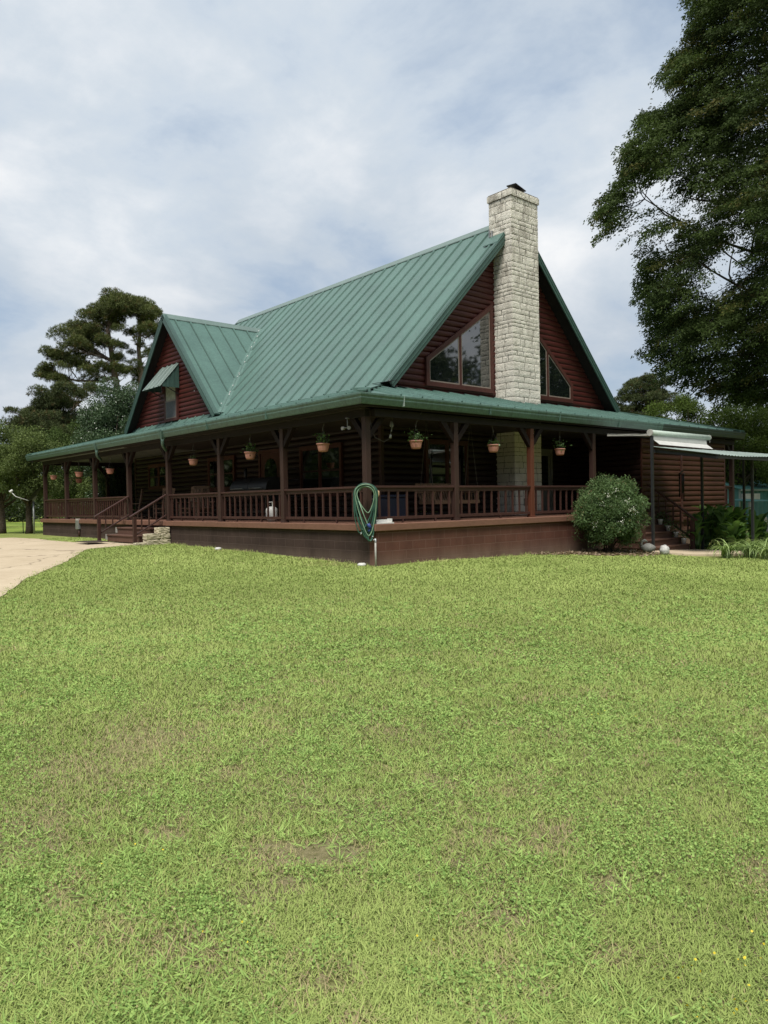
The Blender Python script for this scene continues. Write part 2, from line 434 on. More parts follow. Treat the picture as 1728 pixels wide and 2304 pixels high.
def wall_obj(mb,name,mat): return hb(mb,name,mat,recalc=False)
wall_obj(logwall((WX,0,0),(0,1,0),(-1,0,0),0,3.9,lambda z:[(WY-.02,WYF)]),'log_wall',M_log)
def gx(z):
    lo=WX; hi=WXR
    if z>EZ-.15: d=(z-EZ+.17)/SL; lo=max(WX,EX0+d); hi=min(WXR,EX1-d)
    return [(lo,hi)] if hi>lo else [(RX-.01,RX+.01)]
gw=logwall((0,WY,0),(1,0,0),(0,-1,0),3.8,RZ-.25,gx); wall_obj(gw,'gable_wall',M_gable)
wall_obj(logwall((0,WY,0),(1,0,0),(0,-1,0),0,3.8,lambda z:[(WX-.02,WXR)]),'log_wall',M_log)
for q in((WX-.06,WX+.05,WY-.06,WY+.06,0,3.9),(WX-.06,WX+.06,WYF-.06,WYF+.05,0,3.9)): b=MB(); b.box(*q); hb(b,'corner_board',M_post)
for q in((WX+.06,WXR,WYF-.06,WYF,0,3.9),(WXR-.06,WXR,WY+.02,WYF-.06,0,3.9)): b=MB(); b.box(*q); hb(b,'rear_wall',M_log)
# enclosed room at the far end of the gable-side porch
wall_obj(logwall((0,.40,0),(1,0,0),(0,-1,0),-.42,3.0,lambda z:[(12.46,15.12),(15.22,18.68)] ),'log_wall',M_logr)
wall_obj(logwall((12.46,0,0),(0,1,0),(-1,0,0),-.42,3.0,lambda z:[(.40,WY)]),'log_wall',M_log)
for q in((15.10,15.24,.34,.42,-.42,3.0),(18.64,18.74,.36,.46,-.42,3.0),(12.42,12.47,.36,.42,-.42,3.0)): b=MB(); b.box(*q); hb(b,'corner_board',M_trim)
b=MB(); b.box(18.66,18.70,.46,8,-.42,3.0); hb(b,'rear_wall',M_log)

# ---- ribbed roof panels
def clip(poly,s):
    xs=[];n=len(poly)
    for i in range(n):
        (a,b),(c,d)=poly[i],poly[(i+1)%n]
        if (a<=s<c) or (c<=s<a): xs.append(b+(d-b)*(s-a)/(c-a))
    xs.sort(); return list(zip(xs[::2],xs[1::2]))
def panel(mb,O,S,T,poly,sp=.69,start=.2,rib=.055,thick=.05,minor=False,wid=.085,seam=None):
    O=V(O);S=V(S).normalized();T=V(T).normalized();N=S.cross(T).normalized()
    if N.z<0: N=-N
    P=lambda s,t,h=0: O+S*s+T*t+N*h
    mb.prism([P(s,t) for s,t in poly],N*-thick)
    smin=min(p[0] for p in poly); smax=max(p[0] for p in poly)
    if seam is not None:      # crowned pans between the ribs
        s0=smin+start-sp
        while s0<smax:
            prev=None
            for k in range(7):
                f=k/6; ss=s0+wid*.4+(sp-wid*.8)*f; hh=.003+.020*math.sin(math.pi*f)*(.75+.25*math.sin(s0*7.3))+.006*f
                if ss<=smin+.004 or ss>=smax-.004: prev=None; continue
                iv=clip(poly,ss)
                if not iv: prev=None; continue
                cur=(P(ss,iv[0][0],hh),P(ss,iv[-1][1],hh))
                if prev: mb.add([prev[0],cur[0],cur[1],prev[1]],[(0,1,2,3)],True)
                prev=cur
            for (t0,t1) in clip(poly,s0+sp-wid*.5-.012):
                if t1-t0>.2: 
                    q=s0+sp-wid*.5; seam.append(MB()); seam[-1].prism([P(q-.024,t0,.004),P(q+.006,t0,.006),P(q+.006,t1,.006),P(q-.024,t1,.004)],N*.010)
            s0+=sp
    s=smin+start
    while s<smax-.05:
        for (ss,w,h) in ([(s,wid,rib)]+([(s+sp*k/3,.05,.010) for k in(1,2)] if minor else [])):
            if ss>=smax-.05: continue
            for (t0,t1) in clip(poly,ss):
                if t1-t0<.1: continue
                a=w/2; c=w*.26
                vs=[P(ss-a,t0,.001),P(ss-c,t0,h),P(ss+c,t0,h),P(ss+a,t0,.001),P(ss-a,t1,.001),P(ss-c,t1,h),P(ss+c,t1,h),P(ss+a,t1,.001)]
                mb.add(vs,[(0,1,5,4),(1,2,6,5),(2,3,7,6),(0,3,2,1),(4,5,6,7)])
        s+=sp
    return N
# main roof: two slopes
Y0,Y1=2.80,21.15
tl=math.hypot(RX-EX0,RZ-EZ)
mr=MB(); seam_shades=[]
N1=panel(mr,(EX0,Y0,EZ),(0,1,0),(RX-EX0,0,RZ-EZ),[(0,0),(Y1-Y0,0),(Y1-Y0,tl),(0,tl)],start=.34,seam=seam_shades)
tl2=math.hypot(EX1-RX,RZ-EZ)
panel(mr,(EX1,Y0,EZ),(0,1,0),(RX-EX1,0,RZ-EZ),[(0,0),(Y1-Y0,0),(Y1-Y0,tl2),(0,tl2)],start=.34)
roof=hb(mr,'main_roof',M_roof,recalc=False)
for q in seam_shades: sub(q,'seam',M_lapshade,roof)
def cap(O,D,L,sl,w=.22,lift=.05):
    """angled ridge cap along D (unit) of length L, folded down both sides with slope sl"""
    mb=MB(); O=V(O);D=V(D); side=D.cross(V((0,0,1))).normalized(); c=w/math.hypot(1,sl)
    pr=[]
    for q in(O,O+D*L):
        pr+= [q-side*c+V((0,0,lift-c*sl)),q+V((0,0,lift+.015)),q+side*c+V((0,0,lift-c*sl)),
              q-side*c+V((0,0,lift-c*sl-.035)),q+side*c+V((0,0,lift-c*sl-.035))]
    mb.add(pr,[(0,1,6,5),(1,2,7,6),(3,0,5,8),(2,4,9,7),(0,3,1),(1,3,4),(1,4,2),(5,6,8),(6,9,8),(6,7,9)])
    return mb
sub(cap((RX,Y0+.62,RZ),(0,1,0),Y1-Y0-.62,SL,.30,.085),'ridge_cap',M_ridge,roof)
b=MB(); b.prism([(RX-.20,Y0+.6,RZ-.2*SL+.004),(RX-.20,Y1,RZ-.2*SL+.004),(RX-.165,Y1,RZ-.165*SL+.062),(RX-.165,Y0+.6,RZ-.165*SL+.062)],(.02,0,.0)); sub(b,'ridge_gap_shade',M_lapshade,roof)  # dark strip standing for the shaded gap under the ridge cap
def rake(mb,p,q,outn,h=.23,t=.045,drop=.0):
    """trim board along a rake from p to q; hangs below the line, thickness t toward outn"""
    p=V(p);q=V(q);d=(q-p).normalized();o=V(outn); up=o.cross(d).normalized()
    if up.z<0: up=-up
    a=up*.05; bdn=up*(.05-h); e=o*t
    mb.prism([p+a,q+a,q+bdn,p+bdn],e)
    mb.prism([p+up*(.05-h*.52)+e,q+up*(.05-h*.52)+e,q+up*(.05-h*.60)+e,p+up*(.05-h*.60)+e],o*.014)
    mb.prism([p+a+e-d*0,q+a+e,q+up*.02+e,p+up*.02+e],o*.012)
    mb.prism([p+a,q+a,q+a-o*.13,p+a-o*.13],up*.012)
for q in(((EX0-.02,Y0,EZ-.02),(RX,Y0,RZ),(0,-1,0)),((EX1+.02,Y0,EZ-.02),(RX,Y0,RZ),(0,-1,0)),((EX0,Y1,EZ),(RX,Y1,RZ),(0,1,0)),((EX1,Y1,EZ),(RX,Y1,RZ),(0,1,0))):
    rk=MB(); rake(rk,*q); sub(rk,'rake_trim',M_rake,roof)
for (xa,xb) in((EX0,RX),(EX1,RX)):   # soffit boards under the gable overhang
    e=.12; sf=MB()
    sf.prism([(xa,Y0+.002,EZ-e),(xb,Y0+.002,RZ-e),(xb,WY+.02,RZ-e),(xa,WY+.02,EZ-e)],(0,0,-.04))
    sub(sf,'soffit',M_soffit,roof)
em=MB()   # end caps of the ribs: little shadowed closures at the lower edge, and the torn closure strip near the corner
for k in range(27):
    y=Y0+.34+.69*k
    if y<DY0: em.box(EX0-.012,EX0+.02,y-.03,y+.03,EZ-.03,EZ+.03)
em.prism([(EX0-.9,Y0-.3,EZ-.16),(EX0+.02,Y0-.32,EZ+.03),(EX0+.05,Y0+.35,EZ+.05),(EX0-.45,Y0+.1,EZ-.05)],(0,0,.015))
em.tube([(EX0-.03,Y0+.0,EZ+.02),(EX0+.05,Y0+.02,EZ+.09),(EX0+.12,Y0+.02,EZ+.07)],.035,6)
em.box(EX0-.004,EX0+.006,Y0,DY0,EZ-.032,EZ-.018); sub(em,'closure_strip',M_black,roof)

# ---- cross gable on the entrance side
XD=2.80; XDe=(DZr-EZ)/SL+EX0
dm=MB(); dseam_shades=[]; ln=math.hypot(DYc-DY0,DZr-DZe)
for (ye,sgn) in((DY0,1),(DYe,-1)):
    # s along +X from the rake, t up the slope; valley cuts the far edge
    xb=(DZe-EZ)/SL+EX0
    panel(dm,(XD,ye,DZe),(1,0,0),(0,DYc-ye,DZr-DZe),[(0,0),(xb-XD+.02,0),(XDe-XD,ln),(0,ln)],start=.45,sp=.70,seam=dseam_shades)
dorm=hb(dm,'cross_gable_roof',M_roof,recalc=False); [sub(q,'seam',M_lapshade,dorm) for q in dseam_shades]
sub(cap((XD-.03,DYc,DZr),(1,0,0),XDe-XD+.25,DSL,.28,.08),'ridge_cap',M_ridge,dorm)
for ye in(DY0-.03,DYe+.03): rk=MB(); rake(rk,(XD,ye,DZe-.03),(XD,DYc,DZr),(-1,0,0)); sub(rk,'rake_trim',M_rake,dorm)
for ye in(DY0,DYe):
    sf=MB(); sf.prism([(XD+.002,ye,DZe-.12),(XD+.002,DYc,DZr-.12),(WX+.2,DYc,DZr-.12),(WX+.2,ye,DZe-.12)],(0,0,-.04)); sub(sf,'soffit',M_soffit,dorm)
# valley flashing with dabs of white sealant
vl=MB()
pa=V((EX0+.05,DY0-.02,DZe+.03)); pb=V((XDe,DYc,DZr+.03)); dv=(pb-pa).normalized(); nv=(N1+V((0,-DSL,1)).normalized()).normalized(); sv=dv.cross(nv).normalized()
for a,b2,h0,h1_ in((-.17,-.01,.045,.035),(.0,.17,.035,.04)):
    vl.prism([pa+sv*a+nv*h0,pb+sv*a+nv*h0,pb+sv*b2+nv*h1_,pa+sv*b2+nv*h1_],nv*.012)
sub(vl,'valley_flashing',M_roof,dorm)
cb=MB()
for k in range(70):
    t=random.random(); e=random.choice((-.175,-.175,.0,.18)); p=pa+(pb-pa)*t+sv*(e+random.uniform(-.03,.03))+nv*.06
    cb.obox(p,dv,sv,nv,random.uniform(.015,.07),random.uniform(.006,.015),.005)
for k in range(5):
    p=pa+(pb-pa)*random.random()+sv*random.uniform(-1.6,.5)+nv*.03
    cb.obox(p,dv,sv,nv,.03,.012,.004)
o=sub(cb,'sealant_speck',M_white,dorm); o['kind']='stuff'
def dy(z):
    d=(z-DZe+.17)/DSL; lo=max(DY0+.1,DY0+d); hi=min(DYe-.1,DYe-d)
    return [(lo,hi)] if hi>lo else [(DYc-.01,DYc+.01)]
wall_obj(logwall((WX+.12,0,0),(0,1,0),(-1,0,0),3.7,DZr-.25,dy),'gable_wall',M_gable)

# ---- low porch roof, hipped all round
PZ=3.05; PX0,PY0,PX1,PY1=-.29,.07,19.74,25.43
IX0,IY0,IX1,IY1,IZ=3.2,3.36,14.9,21.25,3.93
pr=MB()
def hip_panel(a,b,c,d,start):
    a=V(a);b=V(b);c=V(c);d=V(d); S=(b-a).normalized(); mid=(d-a)-S*((d-a).dot(S)); T=mid.normalized(); L=mid.length
    pl=[(0,0),((b-a).length,0),((c-a).dot(S),L),((d-a).dot(S),L)]
    if S.cross(T).z<0: pass
    panel(pr,a,S,T,pl,sp=.715 if abs(S.x)>.5 else .69,start=start,rib=.055)
hip_panel((PX0,PY0,PZ),(PX1,PY0,PZ),(IX1,IY0,IZ),(IX0,IY0,IZ),1.23-.0)
hip_panel((PX0,PY0,PZ),(PX0,PY1,PZ),(IX0,IY1,IZ),(IX0,IY0,IZ),.55)
hip_panel((PX0,PY1,PZ),(PX1,PY1,PZ),(IX1,IY1,IZ),(IX0,IY1,IZ),.4)
hip_panel((PX1,PY0,PZ),(PX1,PY1,PZ),(IX1,IY1,IZ),(IX1,IY0,IZ),.4)
porch=hb(pr,'porch_roof',M_roof)
for p,q in(((PX0,PY0,PZ+.05),(IX0,IY0,IZ+.05)),((PX1,PY0,PZ+.05),(IX1,IY0,IZ+.05)),((PX0,PY1,PZ+.05),(IX0,IY1,IZ+.05))): hc=MB(); hc.bar(p,q,.22,.035); sub(hc,'hip_cap',M_roof,porch)
hc=MB(); hc.obox((PX0+.32,PY0+.36,PZ+.11),V((1,1,0)).normalized(),V((1,-1,0)).normalized(),(0,0,1),.12,.2,.055)
sub(hc,'hip_cap',M_roof,porch)
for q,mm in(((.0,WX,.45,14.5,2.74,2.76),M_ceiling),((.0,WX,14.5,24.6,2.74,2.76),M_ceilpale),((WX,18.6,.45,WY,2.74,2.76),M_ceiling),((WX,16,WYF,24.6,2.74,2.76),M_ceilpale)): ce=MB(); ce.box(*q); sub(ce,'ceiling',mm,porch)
bm_=MB(); bm_.box(.12,.28,.46,24.58,2.56,2.735); bm_.box(.28,19.4,.27,.43,2.56,2.735); bm_.box(.28,16,24.42,24.58,2.56,2.735)
sub(bm_,'beam',M_soffit,porch)
fa=MB(); fa.box(PX0+.02,PX0+.06,PY0+.02,PY1-.02,2.76,3.0); fa.box(PX0+.06,PX1-.02,PY0+.02,PY0+.06,2.76,3.0); fa.box(PX0+.06,PX1,PY1-.06,PY1-.02,2.76,3.0); fa.box(PX1-.06,PX1-.02,PY0+.06,PY1-.06,2.76,3.0)
fa.box(PX0+.06,.12,PY0+.06,PY1-.06,2.765,2.79); fa.box(.12,PX1-.06,PY0+.06,.27,2.765,2.79)
sub(fa,'fascia',M_soffit,porch)
# gutters (ogee profile), mitred at the corner
G=[(0,0),(-.0,.02),(-.125,.02),(-.132,.005),(-.132,-.03),(-.108,-.085),(-.112,-.10),(-.108,-.118),(-.07,-.215),(-.06,-.235),(0,-.235)]
G=[(-o,z) for o,z in G]
gx0,gy0=PX0+.02,PY0+.02
gm=MB(); gm.sweep(G,(gx0,gy0,3.03),(gx0,10.45,3.03),(-1,0,0),(0,0,1),miter0=-1); gut=hb(gm,'gutter',M_gutter)
gm=MB(); gm.sweep(G,(gx0,16.35,3.03),(gx0,PY1,3.03),(-1,0,0),(0,0,1)); hb(gm,'gutter',M_gutter)
G2=[(o*1.06+.012,z*1.12+.012) if o>0 else (o,z) for o,z in G]
gm=MB(); gm.sweep(G2,(gx0,10.46,3.03),(gx0,16.34,3.03),(-1,0,0),(0,0,1)); g2=hb(gm,'gutter',M_gutter)
gm=MB(); gm.sweep(G,(gx0,gy0,3.03),(13.2,gy0,3.03),(0,-1,0),(0,0,1),miter0=-1); g3=hb(gm,'gutter',M_gutter)
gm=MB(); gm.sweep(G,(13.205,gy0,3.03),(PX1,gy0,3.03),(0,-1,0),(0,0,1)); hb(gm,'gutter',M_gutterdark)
for x in(.95,4.1,7.2,10.4): st=MB(); st.box(x-.006,x+.006,gy0-.136,gy0-.0,2.80,3.053); sub(st,'gutter_seam',M_canopy if x<1 else M_gutter,g3)
for y in(4.0,7.3): st=MB(); st.box(gx0-.136,gx0,y-.010,y+.010,2.80,3.053); sub(st,'gutter_seam',M_gutter,gut)
def downspout(y):
    mb=MB(); x=gx0-.07
    mb.prism([(x-.09,y-.12,2.99),(x-.09,y+.12,2.99),(x-.05,y+.05,2.74),(x-.05,y-.05,2.74)],(.14,0,0))
    mb.tube([(x,y,2.78),(x,y,2.66),(x+.02,y+.03,2.56),(x+.10,y+.12,2.49),(x+.22,y+.28,2.44),(x+.30,y+.38,2.40)],[.055,.055,.058,.058,.055,.055],8)
    hb(mb,'downspout',M_gutter)
downspout(10.45); downspout(16.35)

M_brace=wood('brace_shade',(.014,.0075,.0065),.6,.25,.2,(6,6,2))  # post stain darkened: shade under the eave is put into the colour
# ---- posts with Y-braces
def post(x,y,along,mat=M_post,z0=0,sides=(1,-1),both=False):
    mb=MB(); mb.box(x-.078,x+.078,y-.078,y+.078,z0,2.56); mb.box(x-.09,x+.09,y-.09,y+.09,z0,z0+.04)
    o=hb(mb,'porch_post',mat,.006)
    dirs=[V((0,s_,0)) if along=='y' else V((s_,0,0)) for s_ in sides]
    if both: dirs=[V((0,1,0)),V((1,0,0)),V((0,-1,0)),V((-1,0,0))][:both]
    for d in dirs:
        b=MB(); p=V((x,y,2.02)); q=V((x,y,2.56))+d*.5
        side=d.cross(V((0,0,1)))
        a=[p+d*.078,p+d*.078+V((0,0,.20)),V((x,y,2.56))+d*.36,V((x,y,2.56))+d*.56]
        b.prism([v-side*.06 for v in a],side*.12); sub(b,'brace',M_brace,o,.004)
    return o
LY=[4.06,7.56,11.18,14.57,18.06,21.5]
M_post2=wood('post_stain_red',(.10,.033,.018),.5,.2,.35,(9,9,1.2))
post(.2,.52,'y',both=2)
for y in LY: post(.2,y,'y')
post(.2,24.5,'y',sides=(-1,))
post(3.07,.35,'x'); post(6.26,.35,'x',M_post2); post(9.42,.35,'x',sides=(-1,))
for x in(3.2,6.6,10.0): post(x,24.5,'x')
post(19.62,.5,'x',sides=(-1,)); post(19.62,6,'x',sides=(-1,))
# ---- railings
BAL=[]
def railing(p,q,sp,feet=2,mat=M_rail,h=.91,ht=.052,top_w=.12,baluster=.042):
    p=V(p);q=V(q);d=(q-p);L=d.length;d.normalize(); mb=MB()
    mb.bar(p+V((0,0,h-ht/2)),q+V((0,0,h-ht/2)),top_w,ht); mb.bar(p+V((0,0,h-ht-.045)),q+V((0,0,h-ht-.045)),.042,.088)
    mb.bar(p+V((0,0,.125)),q+V((0,0,.125)),.045,.075)
    if feet<0:
        for q in(p,q): mb.box(q.x-.02,q.x+.02,q.y-.02,q.y+.02,.09,h-.09)
    for k in range(feet):
        t=(k+.8)/(feet+.4); c=p+d*L*t; mb.box(c.x-.022,c.x+.022,c.y-.022,c.y+.022,0,.09)
    o=hb(mb,'railing',mat,.004)
    n=int(L/sp); 
    for k in range(n):
        c=p+d*((k+.5)*L/n); BAL.append((o,c,h,baluster,mat,d))
    return o
ys=[.52]+LY+[24.5]
for i in range(len(ys)-1):
    if abs(ys[i]-11.18)<.01: continue
    railing((.2,ys[i]+.078,0),(.2,ys[i+1]-.078,0),.29 if i<3 else .215)
railing((.28,.35,0),(2.99,.35,0),.29,2); railing((3.15,.35,0),(6.18,.35,0),.30,1); railing((6.34,.35,0),(9.34,.35,0),.30,1)
for a,b2 in((.28,3.12),(3.28,6.52),(6.68,9.92)): railing((a,24.5,0),(b2,24.5,0),.25)
railing((18.76,.5,0),(19.54,.5,0),.2,-1); railing((19.62,.6,0),(19.62,5.9,0),.3,1)
camxy=np.array([CAM[0],CAM[1]])
BAL.sort(key=lambda t:np.hypot(t[1].x-camxy[0],t[1].y-camxy[1]))
prot={}
rest={}
for i,(o,c,h,w,mat,d) in enumerate(BAL):
    if i<97:
        key=round(h,3)
        if key not in prot:
            mb=MB(); mb.box(-w/2,w/2,-w/2,w/2,.16,h-.135); b=mb.build('baluster',mat,o); prot[key]=b
        else:
            b=prot[key].copy(); COL.objects.link(b); b.parent=o
        b.location=(c.x,c.y,0)
    else:
        rest.setdefault('far',MB()).box(c.x-w/2,c.x+w/2,c.y-w/2,c.y+w/2,.16,h-.135)
o=hb(rest['far'],'balusters',M_rail); o['kind']='stuff'

# ---- steps
def steps_x():      # entrance steps, going down toward -X
    mb=MB(); y0,y1=11.42,14.34
    for k,(x0,z) in enumerate(((-.42,-.245),(-.80,-.49))): mb.box(x0-.012,.02 if k==0 else -.42,y0,y1,z-.05,z); mb.box(x0+.02,.02 if k==0 else -.42,y0+.03,y1-.03,z-.25,z-.05)
    o=hb(mb,'entrance_steps',M_step,.006)
    for y in(11.27,14.47):
        r=MB(); n=V((-1.02,y,0)); g=h1(-1.02,y)
        r.box(n.x-.055,n.x+.055,y-.055,y+.055,g-.1,.17)
        r.bar((n.x-.16,y,.16),(.12,y,.90),.12,.05); r.bar((n.x-.02,y,-.48),(.12,y,.20),.05,.05)
        for t in(.22,.45,.68,.9):
            x=n.x+(.12-n.x)*t; r.box(x-.02,x+.02,y-.02,y+.02,-.42+.62*t,.20+.66*t)
        sub(r,'stair_rail',M_rail,o,.004)
    w=MB()
    for (x,z,h) in((-.43,-.245,.2),(-.81,-.49,.2)): w.box(x-.02,x+.03,14.30,14.36,z-h,z-.0); 
    w.box(-.83,-.42,14.345,14.375,-.515,-.487)
    sub(w,'step_edge',M_offwhite,o)
steps_x()
def steps_y():      # side steps, going down toward -Y
    mb=MB(); x0,x1=9.72,12.30
    tops=[-.205,-.41,-.615,-.82,-1.025]
    for k,z in enumerate(tops):
        y=-.05-.27*(k+1); yb=.0 if k==0 else y+.27
        mb.box(x0,x1,y-.015,.02,z-.045,z); mb.box(x0+.02,x1-.02,y+.02,.02,z-.21,z-.045)
    o=hb(mb,'side_steps',M_step,.006)
    r=MB(); X=12.36
    r.box(X-.06,X+.06,-1.50,-1.38,-1.4,-.26); r.bar((X,-1.60,-.27),(X,.12,.95),.11,.05); r.bar((X,-1.44,-.85),(X,.12,.16),.05,.06)
    for k in range(6):
        t=(k+.6)/6.2; y=-1.44+1.56*t; r.box(X-.022,X+.022,y-.022,y+.022,-.85+1.0*t,-.24+1.12*t)
    sub(r,'stair_rail',M_rail,o,.004)
    r=MB(); X=9.64
    r.box(X-.06,X+.06,-1.30,-1.18,-1.35,-.42); r.bar((X,-1.30,-.42),(X,.12,.62),.09,.05)
    sub(r,'stair_rail',M_rail,o,.004)
steps_y()

# ---- chimney of split limestone
CX0,CX1,CY0,CY1,CZ=8.22,9.60,2.50,3.42,10.70
core=MB(); core.box(CX0+.012,CX1-.012,CY0+.012,CY1-.012,0,CZ-.02); chim=hb(core,'chimney',M_mortar)
def stones(z0,z1,grow=0.):
    V_=[];F_=[];T_=[]
    def add(c,ax,ay,h,dx,dz,dep):
        b=len(V_); tint=random.random(); K=4
        # front grid with rough split face, skirt back to the mortar
        nx=max(3,int(dx/.05)); nz=max(3,int(dz/.05))
        g=[]
        for i in range(nx+1):
            for j in range(nz+1):
                u=i/nx;v=j/nz; edge=min(u,1-u)*dx, min(v,1-v)*dz
                e=min(edge); o=dep*(.62 if e<=1e-6 else 1)*random.uniform(.70,1.0)
                ju=random.uniform(-.007,.007); jv=random.uniform(-.007,.007)
                p=c+ax*((u-.5)*dx+ju)+V((0,0,(v-.5)*dz+jv))+ay*(o)
                V_.append(tuple(p)); T_.append(tint)
        for i in range(nx):
            for j in range(nz):
                a=b+i*(nz+1)+j; F_.append((a,a+1,a+nz+2,a+nz+1))
    z=z0
    while z<z1-.02:
        h=random.choice((.12,.15,.17,.20,.22,.25,.28)); 
        if z+h>z1-.07: h=z1-z
        for (o,ax,ay,L) in ((V((CX0,CY0,0)),V((1,0,0)),V((0,-1,0)),CX1-CX0),(V((CX0,CY1,0)),V((0,-1,0)),V((-1,0,0)),CY1-CY0),(V((CX1,CY0,0)),V((0,1,0)),V((1,0,0)),CY1-CY0)) + (((V((CX1,CY1,0)),V((-1,0,0)),V((0,1,0)),CX1-CX0),) if z>8.5 else ()):
            s=-grow; E=L+grow
            while s<E-.01:
                w=random.uniform(.2,.72)
                if s+w>E-.14: w=E-s
                a0=s-.016 if s<=-grow+1e-6 else s+.008; a1=s+w+.016 if s+w>=E-1e-6 else s+w-.008
                c=o+ax*((a0+a1)/2)+ay*(grow)+V((0,0,z+h/2))
                add(c,ax,ay,h,a1-a0,h-.015,.022); s+=w
        z+=h
    me=bpy.data.meshes.new('stonework'); me.from_pydata(V_,[],F_); me.update()
    a=me.attributes.new('tint','FLOAT_COLOR','POINT'); c=np.ones((len(V_),4),np.float32); c[:,0]=T_; a.data.foreach_set('color',c.ravel())
    me.materials.append(M_stone)
    import bmesh
    o=bpy.data.objects.new('stonework',me); COL.objects.link(o); o.parent=chim
    return o
stones(0,CZ-.22)
o=stones(CZ-.22,CZ,.04); o.name='coping_course'
t=MB(); t.box(CX0-.03,CX1+.03,CY0-.03,CY1+.03,CZ+.0,CZ+.03); sub(t,'crown',M_mortar,chim)
t=MB(); t.tube([(9.05,2.95,CZ+.02),(9.05,2.95,CZ+.22)],.15,10)
t.prism([(8.62,2.60,CZ+.29),(9.16,2.60,CZ+.17),(9.16,3.0,CZ+.20),(8.62,3.0,CZ+.33)],(0,0,.025)); sub(t,'flue_cap',M_black,chim)
for y,z in((3.38,9.44),(3.27,9.40)):   # bright step flashing where the ridge meets the stone
    fl=MB(); fl.obox((CX0-.05,y,z),(1,0,.0),(0,1,0),(0,0,1),.03,.02,.12); sub(fl,'flashing',M_galv,chim)
cs=MB(); cs.prism([(CX0-.36,Y0-.01,EZ+SL*(CX0-.36-EX0)+.075),(CX0+.02,Y0-.01,EZ+SL*(CX0+.02-EX0)+.10),(CX0+.02,Y0+.62,EZ+SL*(CX0+.02-EX0)+.10),(CX0-.36,Y0+.62,EZ+SL*(CX0-.36-EX0)+.075)],(0,0,.03)); sub(cs,'ridge_cap',M_roof,chim)
b=MB(); b.box(CX0+.4,CX0+.6,CY0-.045,CY0-.02,.30,.55); sub(b,'ash_door',M_mortar,chim)

# ---- windows
def poly_window(pts,axis,plane,out,trim=.11,bars=(),tmat=M_trim,gmat=None,sash=M_trim,lower=None):
    """window from a polygon in (s,z); axis 'x' or 'y' is the s direction; bars split it in panes at s values"""
    gmat=gmat or M_glass
    P=(lambda s,z,o: V((s,plane+out*o,z))) if axis=='x' else (lambda s,z,o: V((plane+out*o,s,z)))
    off=V((0,out,0)) if axis=='x' else V((out,0,0))
    n=len(pts); cx=sum(p[0] for p in pts)/n; cz=sum(p[1] for p in pts)/n
    def inset(ps,d):
        res=[];m=len(ps); area=sum(ps[i][0]*ps[(i+1)%m][1]-ps[(i+1)%m][0]*ps[i][1] for i in range(m)); sg=1 if area>0 else -1
        for i in range(m):
            a=np.array(ps[i-1]);b=np.array(ps[i]);c=np.array(ps[(i+1)%m])
            d1=(b-a)/np.linalg.norm(b-a); d2=(c-b)/np.linalg.norm(c-b)
            n1=np.array([-d1[1],d1[0]])*sg; n2=np.array([-d2[1],d2[0]])*sg
            k=d/max(.2,1+n1.dot(n2)); res.append(tuple(b+(n1+n2)*k))
        return res
    def ring(mb,o_,i_,h0,h1_):
        m=len(o_)
        for i in range(m):
            j=(i+1)%m
            q=[o_[i],o_[j],i_[j],i_[i]]
            mb.prism([P(s,z,h0) for s,z in q],off*(h1_-h0))
    mb=MB(); inner=inset(pts,trim); ring(mb,pts,inner,.0,.085)
    win=hb(mb,'window',tmat)
    # panes between bars
    edges=[min(p[0] for p in inner)]+list(bars)+[max(p[0] for p in inner)]
    def clip_s(ps,lo,hi):
        for val,keep in((lo,1),(hi,-1)):
            r=[]
            for i in range(len(ps)):
                a=ps[i];b=ps[(i+1)%len(ps)]; ia=(a[0]-val)*keep>=-1e-9; ib=(b[0]-val)*keep>=-1e-9
                if ia: r.append(a)
                if ia!=ib: t_=(val-a[0])/(b[0]-a[0]); r.append((val,a[1]+(b[1]-a[1])*t_))
            ps=r
        return ps
    for i in range(len(edges)-1):
        lo=edges[i]+(.045 if i else 0); hi=edges[i+1]-(.045 if i<len(edges)-2 else 0)
        ps=clip_s(inner,lo,hi)
        fr=MB(); ins=inset(ps,.045); ring(fr,ps,ins,.0,.058); sub(fr,'sash',sash,win)
        g=MB(); g.poly([P(s,z,.052) for s,z in inset(ps,.03)]); sub(g,'pane',gmat,win)
    if len(bars):
        for bs in bars:
            zs=[p[1] for p in clip_s(inner,bs-.044,bs+.044)]
            m=MB(); q=clip_s(inner,bs-.044,bs+.044); m.prism([P(s,z,.0) for s,z in q],off*.075); sub(m,'mullion',tmat,win)
    return win,P,off
M_sash=simple('taupe_sash',(.22,.18,.15),.5,.15,5)
gwin=.06
# big trapezoid gable lights either side of the chimney
poly_window([(4.88,4.06),(8.02,4.06),(8.02,7.05),(4.88,4.92)],'x',WY-.05,-1,.14,(6.42,),sash=M_sash)
poly_window([(9.74,4.06),(12.52,4.06),(12.52,4.75),(9.74,7.0)],'x',WY-.05,-1,.14,(11.0,),sash=M_sash)
# cross gable window under its awning
w,P,off=poly_window([(16.36,4.14),(17.60,4.14),(17.60,6.05),(16.36,6.05)],'y',WX+.07,-1,.12,(),sash=M_sash,gmat=M_curtain)
g=MB(); g.box(WX+.0,WX+.02,16.53,17.43,4.3,4.98); sub(g,'screen',M_screen,w)
g=MB(); g.box(WX-.005,WX+.03,16.48,17.48,4.98,5.04); g.box(WX-.0,WX+.028,16.48,17.48,4.255,4.31);g.box(WX-.0,WX+.028,16.48,16.53,4.31,4.98);g.box(WX-.0,WX+.028,17.43,17.48,4.31,4.98); sub(g,'meeting_rail',M_sash,w)
